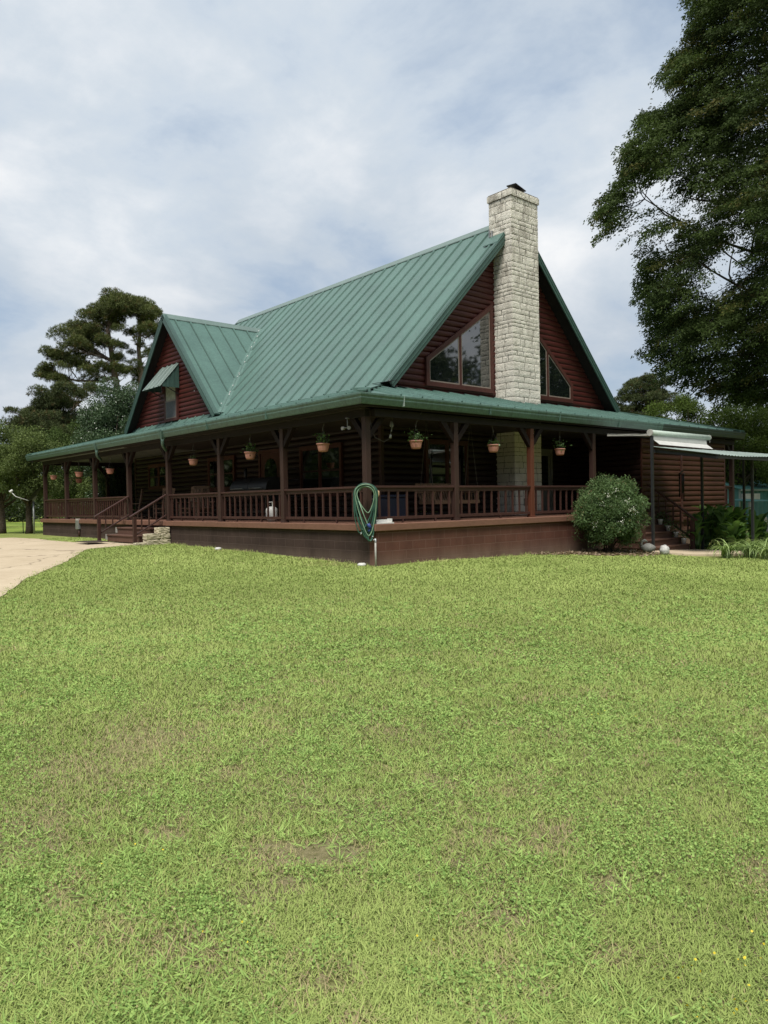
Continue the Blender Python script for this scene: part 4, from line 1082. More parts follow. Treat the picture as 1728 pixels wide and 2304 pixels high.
m=MB(); m.box(-.6,.6,-.4,.4,.66,.69); part(m,'tabletop',M_galv,t,.005)
for sx in(-1,1):
    for sy in(-1,1): m=MB(); m.tube([(sx*.55,sy*.35,.66),(sx*.35,sy*.3,0)],.018,6); part(m,'leg',M_galv,t)
t=thing('white_bucket','white plastic bucket standing under the patio table','bucket',(20.15,-4.2,h1(20.2,-4.2))); m=MB(); m.lathe([(0,0),(.15,0),(.19,.42),(.20,.43),(.20,.45),(.17,.45),(0,.44)],n=18); part(m,'pail',M_white,t); m=MB(); m.tube([(.2*math.cos(a),.0,.44+.16*math.sin(a)) for a in np.linspace(0,math.pi,9)],.006,4); part(m,'handle',M_galv,t)
t=thing('wire_border','low dark wire border along the daylily bed','garden border',(17.2,-2.2,h1(17.2,-2.2))); m=MB()
for k in range(12): m.tube([(-1.5+.25*k+.11*math.cos(a),0,.02+.34*math.sin(a)) for a in np.linspace(0,math.pi,7)],.008,4)
m.tube([(-1.6,0,.2),(1.4,0,.2)],.008,4); part(m,'hoops',M_dkmetal,t)
gz=h1(36,8)-.1
t=thing('metal_shed','teal ribbed metal shed with low roof behind the yard at right','shed',(38,6.4,gz))
m=MB(); n=60; vs=[]
for i in range(n+1):
    x=-4.2+10*i/n; o_=[0,.0,.05,.05][i%4]
    vs+= [(x,-o_,0),(x,-o_,2.5)]
m.add(vs,[(2*i,2*i+2,2*i+3,2*i+1) for i in range(n)]); m.box(-4.2,-4.15,.0,6,0,2.5); m.box(5.75,5.8,.06,6,0,2.5); part(m,'wall',M_teal,t)
m=MB(); m.prism([(-4.4,-.15,2.46),(6,-.15,2.46),(6,3,3.3),(-4.4,3,3.3)],(0,0,.05)); m.prism([(-4.4,6.2,2.46),(6,6.2,2.46),(6,3.0,3.3),(-4.4,3.0,3.3)],(0,0,.05)); part(m,'roof',M_teal,t)
m=MB(); m.box(-4.24,-4.12,-.07,.0,0,2.5); m.box(-4.3,5.9,-.16,-.09,2.36,2.46); part(m,'trim',M_canopy,t)
m=MB(); m.box(-4.05,-1.5,-.10,-.06,1.75,2.2); part(m,'white_panel',M_white,t)
t=thing('lean_to','small open lean-to with pale sheet roof beside the teal shed','lean-to',(33.2,5.2,gz)); m=MB(); m.prism([(-2.2,-.7,1.75),(1.2,-.7,1.75),(1.2,1.1,1.85),(-2.2,1.1,1.85)],(0,0,.04)); part(m,'roof',M_teal,t)
for x in(-2.1,1.1):
    m=MB(); m.box(x-.05,x+.05,-.6,-.5,0,1.75); part(m,'post',M_galv,t)
# wire fence of the pasture
g_=h1(.5,29.2)
t=thing('fence_post','thin steel fence post with wires at the pasture edge','fence post',(.47,29.2,g_)); m=MB(); m.bar((0,0,-.1),(0,0,1.05),.035); part(m,'post',M_dkmetal,t)
m=MB()
for z in(.3,.6,.9): m.tube([(-14,5,z),(0,0,z),(16,-4,z-.02)],.004,3)
part(m,'wire',M_dkmetal,t)

# ================================================================== VEGETATION
def uw(u,w): q=CAM[:2]+RTh*u+FWh*w; return float(q[0]),float(q[1])
R3=np.array([RTh[0],RTh[1],0]); F3=np.array([FWh[0],FWh[1],0]); Z3=np.array([0,0,1.])
M_lf_left=foliage_mat('pear_leaf',(.034,.055,.018),(.175,.225,.07),(.24,.20,.06),.3,.6,.15)
M_lf_holly=foliage_mat('glossy_leaf',(.022,.046,.020),(.10,.155,.070),None,.15,.36,.4)
M_lf_oak=foliage_mat('oak_leaf',(.010,.020,.008),(.095,.135,.038),(.14,.11,.035),.28,.6,.10)
M_lf_right=foliage_mat('bright_leaf',(.026,.048,.012),(.135,.19,.040),None,.3,.6,.12)
M_lf_mid=foliage_mat('mid_leaf',(.022,.040,.013),(.10,.145,.040),None,.25,.6,.12)
M_needle=foliage_mat('pine_needle',(.022,.033,.014),(.165,.19,.062),(.16,.10,.04),.15,.6,.15)
M_needle2=foliage_mat('dark_pine_needle',(.020,.030,.014),(.12,.145,.058),(.13,.085,.04),.12,.6,.15)
M_bush=foliage_mat('bush_leaf',(.024,.052,.018),(.17,.26,.10),(.18,.12,.06),.25,.5,.2)
M_flower=simple('white_blossom',(.72,.72,.62),.7,.15,20)
M_wood=foliage_mat('far_wood_leaf',(.018,.032,.012),(.08,.11,.03),None,.2)

def pine(base,cl,label,trunks,scale_n,L,W,mat,spread=1.6,mbark=M_pbark):
    x,y=uw(*base); g=h1(x,y); t=thing('pine_tree',label,'tree',(x,y,g),0,None)
    C=[];Rr=[]
    for (u,z,r) in cl:
        u/=10;z/=10;r/=10; n=3
        for k in range(n):
            w=float(np.clip(rng.normal(),-1.6,1.6))*spread*(.35 if abs(u)>4.5 else 1); C.append(R3*(u+rng.normal()*.12)+F3*w+Z3*(z-g+rng.normal()*.1)); Rr.append(r*(.95 if k==0 else .8))
    C=np.array(C);Rr=np.array(Rr)
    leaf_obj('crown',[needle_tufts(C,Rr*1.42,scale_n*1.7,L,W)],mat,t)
    mb=MB(); nodes=[]
    for (pts,r0,r1) in trunks:
        P=[R3*a+F3*b+Z3*(c-g) for a,b,c in pts]; P[0]=P[0]+Z3*0
        n=len(P); mb.tube([tuple(p) for p in P],[r0+(r1-r0)*i/(n-1) for i in range(n)],9)
        for i in range(n-1):
            for k in range(8): q=P[i]+(P[i+1]-P[i])*k/8; nodes.append(q)
    nodes=np.array(nodes)
    part(mb,'trunk',mbark,t)
    mb=MB()
    for c,r in zip(C,Rr):
        d=np.abs(nodes[:,2]-(c[2]-.9))*1.2+np.linalg.norm(nodes[:,:2]-c[:2],axis=1)*.5+np.where(nodes[:,2]>c[2],2,0)
        q=nodes[np.argmin(d)]; LL=np.linalg.norm(c-q)
        limb(mb,q,c,.018+.008*LL,.010,.10,5,5)
    part(mb,'limbs',mbark,t)
    return t
PINE1=[(-11,179,8),(-3,175,10),(7,174,10),(18,170,10),(25,167,7),(-20,169,9),(-12,168,10),(1,166,10),(14,164,9),(-27,164,7),(28,164,5),(-38,154,10),(-43,146,8),(-31,149,10),(-23,153,6),(-40,139,7),(-30,139,6),(-15,141,7),(-8,142,5),(6,150,5),(22,159,6),(19,153,5),(-5,159,5),(-19,161,6),(-57,133,7),(-50,131,7),(-61,135,5),(-44,128,6),(-37,127,5),(-32,123,5),(-67,120,6),(-61,116,6),(-55,112,6),(-68,115,4),(-44,120,4),(-51,110,4),(-64,123,4),(-28,134,4),(-23,118,5),(-15,123,5),(-8,122,5),(-17,120,5),(-25,114,4),(7,118,6),(9,111,6),(2,119,4),(-3,128,5),(2,138,4),(15,140,4),(23,148,4),(-45,135,4),(13,123,5),(30,150,6),(36,158,7),(33,140,6),(26,130,6)]
PINE2=[(1,89,6),(6,85,7),(-3,83,6),(12,86,6),(20,89,6),(25,92,5),(32,93,5),(38,92,4),(29,87,5),(20,82,4),(12,79,8),(3,77,8),(-4,76,6),(-10,74,6),(-16,75,4),(-18,76,3),(-14,69,6),(-7,70,7),(0,70,8),(9,70,8),(17,71,6),(23,76,4),(23,65,8),(4,62,9),(12,59,8),(-7,62,8),(-14,62,8),(20,57,8),(1,53,9),(12,50,9),(-11,53,8),(26,53,7),(5,45,9),(-6,44,9),(16,42,9)]
PINE3=[(2,102,3),(-9,101,4),(-4,99,5),(0,98,4),(7,96,5),(11,95,4),(-12,96,5),(-17,90,4),(-9,90,5),(-3,90,5),(3,88,5),(10,90,4),(-19,85,4),(-22,81,3),(-14,83,5),(-7,83,5),(1,82,6),(8,82,6),(14,88,4),(-13,77,5),(-6,76,5),(2,75,6),(-21,75,4),(11,75,6),(-15,68,6),(-5,68,6),(6,67,6),(14,78,5)]
pine((-21.8,64),PINE1,'tall pine with layered flat crown rising behind the cross gable',[([(0,0,-1),(-.2,0,5),(-.4,0,9),(-.9,0,12.5),(-1.3,0,15.5),(-.8,0,17)],.42,.10),([(.6,.3,-1),(1.0,.4,8),(1.35,.3,11.5),(1.2,.2,14),(1.6,0,16.5)],.36,.09),([(-.7,0,11.6),(-2.0,.4,11.2),(-4,.3,11.3),(-6,0,11.6)],.17,.05),([(-1.0,0,12.8),(-2.6,.3,13.9),(-3.8,0,14.6)],.15,.05)],105,.24,.030,M_needle)
pine((-25.1,56),PINE2,'lower dark pine left of the tall one, behind the leafy trees',[([(.5,0,-1),(.6,0,4),(.4,0,8)],.32,.1),([(.5,0,5.6),(1.6,0,7.3),(2.8,0,8.4)],.14,.04)],80,.24,.032,M_needle2,1.2)
pine((22,62),PINE3,'dark rounded pine behind the right end of the roof',[([(.1,0,-1),(0,0,4),(-.2,0,8.2),(.1,0,9.6)],.3,.07)],150,.20,.028,M_needle2,1.3)

def broad(base,ztop,zbot,rad,label,mat,ncl,rcl,nlf,L,W,trunk_r=.14,trunk_top=None,group=None,flat=.85,lean=0,asp=1.0,core=.5,warm=0.,name='leafy_tree',shape=None):
    x,y=uw(*base); g=h1(x,y); t=thing(name,label,'tree',(x,y,g),0,group)
    zt=ztop-g; zb=zbot-g; cz=(zt+zb)/2; hz_=(zt-zb)/2
    d=unit(rng.normal(size=(ncl,3))); u=rng.random(ncl)**.42
    C=d*u[:,None]
    low=np.clip(-C[:,2],0,1); C[:,:2]*=(1-.25*np.clip(C[:,2],0,1)**2)[:,None]
    C=C*np.array([rad-rcl*.6,rad*asp-rcl*.6,hz_-rcl*.5]); C+=rng.normal(size=C.shape)*rcl*.25; C[:,2]+=cz
    Rr=rcl*(.65+.7*rng.random(ncl))
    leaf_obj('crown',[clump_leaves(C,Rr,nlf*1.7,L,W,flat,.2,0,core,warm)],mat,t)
    mb=MB(); top=np.array([lean,0,zb+hz_*1.0]); mb.tube([(0,0,-.15),(.02,0,.4),(lean*.3,0,zb*.8+.3),tuple(top)],[trunk_r*1.25,trunk_r,trunk_r*.8,trunk_r*.3],9)
    part(mb,'trunk',M_bark,t)
    mb=MB(); 
    for i in rng.choice(ncl,min(ncl,26),replace=False):
        s_=np.array([lean*.3,0,max(.3,zb*.7+.3)+hz_*.5*rng.random()]); limb(mb,s_,C[i],trunk_r*.42,.012,.12,4,5)
    part(mb,'limbs',M_bark,t); return t
LT='leafy trees beyond the far end of the porch'
broad((-20.3,40),5.6,.55,1.75,'small leafy tree at the left picture edge with bare lower trunk',M_lf_left,60,.5,900,.10,.055,.19,group=LT,core=.4)
broad((-18.2,38.6),4.9,.6,1.9,'small leafy tree with dark trunk just behind the satellite dish',M_lf_left,70,.5,900,.10,.055,.17,group=LT,core=.4)
broad((-19.2,46),5.9,.3,2.2,'leafy tree filling the gap between the two front trunks',M_lf_mid,60,.55,650,.11,.06,.16,group=LT)
broad((-17.2,46),4.6,-.3,2.3,'leafy tree seen between the far porch posts',M_lf_left,70,.55,650,.11,.06,.16,group=LT)
broad((-14.0,40),7.4,-.4,2.15,'glossy dense tree against the left slope of the cross gable',M_lf_holly,190,.55,900,.10,.055,.18,group=LT,core=.35)
broad((-15.8,50),3.6,-.7,2.2,'low leafy tree behind the porch end railing',M_lf_mid,60,.6,500,.12,.06,.14,group=LT)
broad((-11.6,52),4.8,-.8,2.6,'leafy tree behind the house corner left of the steps',M_lf_mid,50,.65,420,.13,.065,.14,group=LT)
RT_='broadleaf trees behind the canopy'
broad((19.6,50),7.4,1.0,2.6,'bright leafy tree just right of the far dark pine',M_lf_right,80,.6,520,.13,.07,.2,group=RT_)
broad((22.3,47),7.5,-.5,2.7,'bright leafy tree above the porch roof end',M_lf_right,90,.6,560,.13,.07,.2,group=RT_)
broad((25.4,52),9.0,-.5,3.2,'tall leafy tree under the oak branches',M_lf_mid,90,.65,460,.13,.07,.22,group=RT_)
broad((27.0,48),7.6,-1.0,3.0,'leafy tree at the right picture edge over the shed',M_lf_mid,80,.65,460,.13,.07,.22,group=RT_)
broad((25.2,56),3.4,-1.3,2.6,'low leafy tree rising over the teal shed',M_lf_right,50,.65,420,.13,.07,.12,group=RT_)
broad((20.3,54),4.5,-1.0,2.6,'leafy tree half hidden by the log room corner',M_lf_mid,50,.65,420,.13,.07,.14,group=RT_)
# far wooded horizon
def far_wood():
    C=[];Rr=[]
    for k in range(420):
        side=k%2; w=85+30*rng.random(); u=(-.66+.46*rng.random())*w if side==0 else (.28+.5*rng.random())*w
        x,y=uw(u,w); hgt=3.2+3.5*rng.random(); g=h1(x,y)
        for j in range(2): C.append([x+rng.normal(),y+rng.normal(),g+hgt*(.2+.75*rng.random())]); Rr.append(1.5+.6*rng.random())
    o=leaf_obj('woods',[clump_leaves(np.array(C),np.array(Rr),70,.35,.22,.9)],M_wood); tag(o,'dark wooded edge across the far side of the pasture','woods',kind='stuff')
far_wood()
def near_wood():
    C=[];Rr=[]
    for k in range(520):
        a=math.radians(rng.uniform(46,314)); d=rng.uniform(34,52); u=math.sin(a)*d; w=math.cos(a)*d
        if 46<math.degrees(a)<100: d=rng.uniform(48,70); u=math.sin(a)*d; w=math.cos(a)*d
        x,y=uw(u,w); hgt=(9+5*rng.random()) if not 66<math.degrees(a)<118 else 17+7*rng.random(); g=-1.1
        if -3<x<45 and -6<y<40: continue
        for j in range(4 if hgt<15 else 8): C.append([x+rng.normal()*1.2,y+rng.normal()*1.2,g+hgt*(.06+.92*rng.random())]); Rr.append(1.5+.8*rng.random())
    for k in range(150):
        a=math.radians(rng.uniform(-66,-30.5)); d=rng.uniform(62,85); x,y=uw(math.sin(a)*d,math.cos(a)*d)
        for j in range(4): C.append([x+rng.normal(),y+rng.normal(),-1+13*(.05+.93*rng.random())]); Rr.append(1.6+.8*rng.random())
    o=leaf_obj('woods',[clump_leaves(np.array(C),np.array(Rr),34,.55,.36,.9)],M_wood); tag(o,'leafy wood around the yard on the viewer side','woods',kind='stuff')
near_wood()

# the big oak hanging in from the right
OAK=[(8.29,14.16),(8.28,13.55),(8.33,12.96),(7.43,12.0),(7.27,11.65),(7.89,11.29),(7.12,11.02),(6.89,10.89),(6.75,10.53),(6.49,10.28),(6.5,9.65),(6.43,9.18),(5.73,8.69),(5.59,8.29),(5.88,7.84),(6.01,7.36),(6.51,6.97),(6.92,6.75),(6.8,6.28),(6.97,5.57),(7.15,4.98),(6.78,4.28),(6.87,4.14),(7.46,3.89),(7.57,3.67),(7.92,3.31),(8.74,3.0),(10.24,2.62),(12.27,2.29),(15.23,2.94),(17.04,5.27),(18.3,9.38),(17.8,14.7),(15.52,18.87),(12.6,20.69),(10.21,18.61),(8.98,16.04)]
HOLES=[(7.39,8.6,0.20),(8.13,8.74,0.14),(8.76,8.19,0.27),(7.96,7.27,0.16),(7.08,7.48,0.18),(7.24,8.31,0.18),(9.11,6.12,0.27),(9.36,6.36,0.23),(10.19,11.55,0.14),(9.97,7.48,0.14),(9.91,6.84,0.14),(7.63,8.4,0.18),(8.36,8.14,0.14)]
def inpoly(px,py,poly):
    ins=np.zeros(len(px),bool); n=len(poly)
    for i in range(n):
        x1,y1=poly[i];x2,y2=poly[(i+1)%n]
        c=((y1>py)!=(y2>py)); 
        xx=(x2-x1)*(py-y1)/((y2-y1) if y2!=y1 else 1e-9)+x1
        ins^=c&(px<xx)
    return ins
def pdist(px,py,poly):
    d=np.full(len(px),1e9); n=len(poly)
    for i in range(n):
        a=np.array(poly[i]);b=np.array(poly[(i+1)%n]); ab=b-a; t=np.clip(((px-a[0])*ab[0]+(py-a[1])*ab[1])/(ab@ab),0,1)
        d=np.minimum(d,np.hypot(px-a[0]-t*ab[0],py-a[1]-t*ab[1]))
    return d
def oak():
    bw=20.; bu=12.6; K=1.6; x,y=uw(bu*K,bw*K); g=-1.25; t=thing('oak_tree','huge dark green oak towering over the right end of the house','tree',(x,y,.526+(g-.526)*K)); t.scale=(K,K,K)
    N=15000; u=5.2+13.5*rng.random(N); z=1.8+19*rng.random(N)
    ok=inpoly(u,z,OAK); u=u[ok];z=z[ok]; dd=pdist(u,z,OAK)
    dep=rng.uniform(-1,1,len(u))*np.minimum(5.0,.25+1.1*dd**.8)
    k=(bw+dep)/bw; U=u*k; Zz=.526+(z-.526)*k
    keep=(dd>.42)
    for hu,hz2,hr in HOLES: keep&=np.hypot(u-hu,z-hz2)>hr*1.15+.22
    bough=np.sin(z*2.1+u*.9+dep*.7+1.6*np.sin(u*.9+dep*.5))*.6+np.sin(u*2.3-z*.8+dep*1.9)*.4
    keep&=(bough>-.70)|(rng.random(len(u))<.5)
    u=u+.07; vis=(u<11.2); keep&=vis|((rng.random(len(u))<.30)&(u<15.5)&(z<17))
    U=U[keep];Zz=Zz[keep];dep=dep[keep];dd=dd[keep];vis=vis[keep];bough=bough[keep]
    C=np.stack([(R3*(a-bu)+F3*d_+Z3*(b-g)) for a,b,d_ in zip(U,Zz,dep)])
    out=C*np.array([1,1,0])/np.maximum(np.linalg.norm(C[:,:2],axis=1),.3)[:,None]
    def sprays(idx,nl,L,W,ln):
        n=len(idx); D=unit(out[idx]+rng.normal(size=(n,3))*np.array([.45,.45,.18])+Z3*.10); ln=ln*(.6+.6*rng.random(n))*np.minimum(1,.52+(dd[idx]-.3)*.6)
        f=rng.random((n,nl)); f=f**.8; j=np.repeat(np.arange(n),nl); F=f.ravel()
        P=C[idx][j]+D[j]*(ln[j]*F)[:,None]-Z3*(.42*ln[j]*F**2)[:,None]
        side=unit(np.cross(D,np.array([0,0,1.])+rng.normal(size=(n,3))*.15)); sp=rng.normal(size=(n*nl,1))*(.16*(1.15-F))[:,None]*1.5
        P=P+side[j]*sp+rng.normal(size=P.shape)*np.array([.05,.05,.045])
        ax=D[j]*.7+side[j]*np.sign(sp)*.7-Z3*(.25+.55*F)[:,None]+rng.normal(size=P.shape)*.40
        bt=np.clip(.5+.5*bough[idx],0,1); t=np.clip(.04+.34*bt[j]**1.5+.22*rng.random(n)[j]**2+.22*rng.random(n*nl)+.16*F,0,1)
        w_=((rng.random(n)<.10)*.7)[j]*rng.random(n*nl); s_=.7+.6*rng.random(n*nl)
        return leaves(P,ax,L*s_,W*s_,np.stack([t,w_,np.zeros(n*nl)],1))
    iv=np.where(vis)[0]; io=np.where(~vis)[0]
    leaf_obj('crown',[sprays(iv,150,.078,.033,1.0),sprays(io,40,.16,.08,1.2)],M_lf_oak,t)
    mb=MB(); tr=[(0,0,-.3),(.05,0,1.5),(-.1,.1,4),(.1,0,7),(0,-.1,10.5),(.1,0,14),(0,0,17.5)]; mb.tube(tr,[.62,.5,.44,.38,.28,.18,.08],12); part(mb,'trunk',M_bark,t)
    mb=MB(); tips=[(7.9,8.3),(7.0,8.35),(8.9,11.6),(9.2,13.4),(8.0,10.2),(8.0,6.6),(8.4,4.9),(9.2,4.0),(9.2,5.6),(9.4,7.8),(9.3,9.6),(9.9,12.6),(10.3,4.3),(9.0,15.2),(10.8,17.5),(14.5,8),(15.5,11),(14.8,14),(13.6,17),(14,5)]
    segs=[]
    for i,(a,b) in enumerate(tips):
        d_=rng.uniform(-1.2,1.2); z0=max(2.6,min(15.5,(b-g)-.28*abs(a-bu)-rng.random()*1.2)); tip=R3*(a-bu)+F3*d_+Z3*(b-g)
        p=limb(mb,(0,0,z0),tip,.085,.012,.10,7,7); segs+=p
        for k in range(5):
            j=2+k; q=np.array(p[j]); e=C[np.argmin(np.linalg.norm(C-(q+rng.normal(size=3)*1.0),axis=1))]; limb(mb,q,e,.028,.008,.12,4,5)
    segs=np.array(segs)
    idx=rng.choice(len(C),260,replace=False)
    for i in idx:
        q=segs[np.argmin(np.linalg.norm(segs-C[i],axis=1))]; limb(mb,q,C[i],.013,.004,.10,3,4)
    part(mb,'limbs',M_bark,t)
oak()

# flowering bush at the end of the foundation
def bush():
    x,y=8.12,-1.05; g=h1(x,y); t=thing('flowering_bush','rounded green bush with white flower sprays at the foundation end','bush',(x,y,g))
    n=300; d=unit(rng.normal(size=(n,3))); d[:,2]=np.where(d[:,2]<-.75,-d[:,2],d[:,2]); u=rng.random(n)**.30
    lump=1+.10*np.sin(d[:,0]*5+1)+.09*np.sin(d[:,1]*6+d[:,2]*4)+.05*np.sin(d[:,2]*9)
    C=d*(u*lump)[:,None]*np.array([.98,.90,1.0]); C[:,:2]*=np.where(C[:,2]<-.35,.80,1.)[:,None]; C[:,2]+=1.08
    Rr=np.full(n,.20)+.08*rng.random(n)
    top=d[:,2]*u>.55
    ex=[clump_leaves(C,Rr,3700,.076,.025,.85,.1,0,.7,.05)]
    # loose sprays poking out
    m=120; dd=unit(rng.normal(size=(m,3))*np.array([1,1,.8])+np.array([0,0,.45])); S=dd*np.array([1.0,.95,1.06])*(1+.19*rng.random(m)**1.5)[:,None]; S[:,2]+=1.08
    ex.append(clump_leaves(S,np.full(m,.10),2800,.06,.017,1.,.0,0,.8,.08))
    leaf_obj('foliage',ex,M_bush,t)
    mb=MB()
    for i in range(26): limb(mb,(rng.normal()*.1,rng.normal()*.1,0),C[i],.016,.006,.1,3,4)
    part(mb,'stems',M_bark,t)
    tc=unit((CAM-np.array([x,y,g+1.08]))[None])[0]
    for (a,b) in ((-.02,.70),(.20,.42),(.42,.22),(.30,.14),(.05,-.12),(-.62,-.22),(-.42,.38),(.55,.1),(-.25,.62)):
        pos=R3*a+Z3*(1.08+b); rr=math.sqrt(max(.02,1-(a/1.0)**2-(b/1.02)**2)); pos=pos-F3*(rr*.94)
        q=24 if abs(a-.42)>.1 else 42; P=pos+rng.normal(size=(q,3))*np.array([.045,.045,.05]); ax=rng.normal(size=(q,3)); o=raw_mesh('blossom',*(lambda v:(v,np.full(q,4),np.arange(4*q)))(leaves(P,ax,np.full(q,.026),np.full(q,.024),np.zeros((q,3)))[0]),M_flower,None,t)
bush()
# dry leaf litter under the bush and beside the goose
def litter():
    n=2600; x=rng.uniform(5.6,9.7,n); y=-.05-2.2*rng.random(n)*np.clip((x-5.2)/2.6,0.1,1); z=H(x,y)+.012+.02*rng.random(n)
    ax=rng.normal(size=(n,3))*np.array([1,1,.25]); t=np.stack([rng.random(n),rng.random(n)*.6,np.zeros(n)],1)
    v,tt=leaves(np.stack([x,y,z],1),ax,.06+.07*rng.random(n),.03+.03*rng.random(n),t)
    o=raw_mesh('leaf_litter',v,np.full(n,4),np.arange(4*n),foliage_mat('dry_leaf',(.06,.038,.022),(.26,.18,.11),(.36,.29,.2),.05),tt); tag(o,'dry brown leaf litter under the flowering bush','leaf litter',kind='stuff')
litter()

# strap / paddle leaf plants
def ribbon_leaves(specs):
    """specs: (base, dirxy angle, length, width, rise, arch, tint) -> verts, faces for 6-segment leaf ribbons"""
    Vv=[];T=[]; S=7
    for (b,a,L,W,rise,arch,tn,shape) in specs:
        d=np.array([math.cos(a),math.sin(a),0]); sd=np.array([-d[1],d[0],0]); p=np.array(b,float); ang=rise; row=[]
        for i in range(S+1):
            f=i/S; w=W*(math.sin(math.pi*min(1,f*.92+.08))**.7 if shape else (1-f)**.5*min(1,.5+2*f))
            row+= [p+sd*w/2+Z3*abs(w)*.18,p,p-sd*w/2+Z3*abs(w)*.18]
            p=p+(d*math.cos(ang)+Z3*math.sin(ang))*L/S; ang-=arch/S*(1+f)
        Vv+=row; T+=[tn]*len(row)
    n=len(specs); base=np.arange(n)*(3*(S+1)); q=[]
    for i in range(S):
        for k in(0,1): q.append([3*i+k,3*i+k+1,3*i+3+k+1,3*i+3+k])
    q=np.array(q); loops=(base[:,None,None]+q[None]).reshape(-1)
    return np.array(Vv),np.full(n*2*S,4),loops,np.stack([np.array(T),np.zeros(len(T)),np.zeros(len(T))],1)
M_canna=foliage_mat('canna_leaf',(.045,.10,.028),(.22,.36,.09),None,.45,.45,.35)
M_lily=foliage_mat('daylily_leaf',(.09,.145,.04),(.34,.45,.16),(.3,.26,.12),.25,.45,.4)
CL=['next to the newel post','under the second canopy post','against the log wall middle','toward the log room corner','low in front, by the concrete pad','at the far bed end']
for i,(x,y,hh) in enumerate(((12.85,-1.5,1.15),(13.5,-1.9,1.35),(14.2,-1.3,1.5),(15.0,-1.8,1.3),(12.7,-2.7,.75),(16.0,-2.0,.95))):
    g=h1(x,y); t=thing('canna_plant','large paddle-leaved plant '+CL[i],'plant',(x,y,g),0,'paddle-leaved plants right of the side steps')
    sp=[]; st=MB()
    for k in range(11 if hh>1 else 8):
        bx,by=rng.normal()*.20,rng.normal()*.16; st.tube([(bx,by,-.05),(bx*1.1,by*1.1,hh*.6)],[.018,.009],5); st.tube([(bx,by,0),(0,0,.02)],.012,4)
        for j in range(5):
            a=rng.random()*6.28; zz=hh*(.12+.15*j)+rng.normal()*.04; sp.append(((bx,by,zz),a,.48+.22*rng.random(),.19+.06*rng.random(),1.05+.35*rng.random(),.7+.7*rng.random(),rng.random(),True))
    v,fn,lp,tt=ribbon_leaves(sp); raw_mesh('leaves',v,fn,lp,M_canna,tt,t,True); part(st,'stems',M_canna,t)
LP=[(9.75,-3.75),(10.2,-4.2),(10.0,-4.75),(10.7,-3.95),(10.5,-4.9),(10.1,-5.35),(11.3,-4.3),(11.1,-5.2),(11.9,-4.0),(11.8,-4.8),(10.9,-5.9),(12.5,-4.4),(12.4,-5.3),(11.6,-6.0)]
LW=['foremost at the concrete pad','second from the pad, front row','front middle of the bed','behind the pad corner','front row right of middle','nearest the right picture edge in front','in the bed centre','right of the bed centre','back row nearest the canna plants','back of the bed centre','at the right edge, front','back row, middle','back row, right','at the right edge, back']
for (x,y),lw in zip(LP,LW):
    g=h1(x,y); t=thing('daylily_clump','arching grassy daylily clump '+lw,'plant',(x,y,g),0,'daylilies in the bed at right')
    sp=[]
    for k in range(75):
        a=rng.random()*6.28; sp.append(((rng.normal()*.08,rng.normal()*.08,0),a,.62+.38*rng.random(),.030+.012*rng.random(),1.05+.45*rng.random(),1.3+1.3*rng.random(),rng.random(),False))
    v,fn,lp,tt=ribbon_leaves(sp); raw_mesh('leaves',v,fn,lp,M_lily,tt,t,True)

# ================================================================== GROUND
def ground():
    def axis(c,fine,far):
        a=list(np.arange(-26,44,.7)); s_=.9
        while a[-1]<far: s_*=1.25; a.append(a[-1]+s_)
        s_=.9
        while a[0]>-far: s_*=1.25; a.insert(0,a[0]-s_)
        return np.array(a)
    X=axis(0,0,900);Y=axis(0,0,900); xx,yy=np.meshgrid(X,Y,indexing='ij'); z=H(xx,yy)
    r=np.hypot(xx,yy); z=np.where(r>60,z*np.clip((140-r)/80,0,1)+(-1.05)*(1-np.clip((140-r)/80,0,1)),z)
    nx,ny=xx.shape; v=np.stack([xx.ravel(),yy.ravel(),z.ravel()],1)
    i,j=np.meshgrid(np.arange(nx-1),np.arange(ny-1),indexing='ij'); a=(i*ny+j).ravel(); q=np.stack([a,a+ny,a+ny+1,a+1],1)
    m,t=material('lawn_ground'); p=t.pos(); px,py,pz=t.sep(p)
    n1=t.noise(p,.22,4,.6); n2=t.noise(p,1.3,5,.65); n3=t.noise(p,26,5,.75); n4=t.noise(p,90,3,.7)
    grass=t.ramp(t.math('MULTIPLY_ADD',n1,.35,t.math('MULTIPLY_ADD',n2,.35,t.math('MULTIPLY',n3,.3))),[(.34,(.17,.21,.055)),(.52,(.24,.285,.080)),(.68,(.31,.345,.12))])
    soil=t.ramp(n3,[(.3,(.13,.105,.055)),(.7,(.36,.275,.195))])
    near=t.math('DISTANCE' if False else 'SQRT',t.math('ADD',t.math('POWER',t.math('SUBTRACT',px,float(CAM[0])),2.),t.math('POWER',t.math('SUBTRACT',py,float(CAM[1])),2.)))
    f=t.math('MULTIPLY_ADD',near,.055,.10,clamp=True)
    f=t.math('MAXIMUM',t.math('MINIMUM',f,.93),t.math('MULTIPLY',t.ramp(n2,[(.42,0.),(.6,.55)]),1.0))
    c=t.mix(f,soil,grass)
    past=t.ramp(py,[(0.,0.),(1.,1.)]); pf=t.math('MULTIPLY_ADD',py,.25,-7.1,clamp=True)
    pc=t.ramp(t.noise(t.scale(p,(1,.25,1)),.22,4,.6),[(.35,(.13,.19,.035)),(.65,(.27,.33,.07))])
    c=t.mix(pf,c,pc)
    t.put(t.b.inputs['Base Color'],c); t.b.inputs['Roughness'].default_value=.95; t.b.inputs['Specular IOR Level'].default_value=.1
    t.put(t.b.inputs['Normal'],t.bump(t.math('MULTIPLY_ADD',n4,.5,n3),.8,.04))
    o=raw_mesh('ground',v,np.full(len(q),4),q.ravel(),m,None,None); o.data.polygons.foreach_set('use_smooth',np.ones(len(q),bool)); tag(o,kind='structure')
ground()
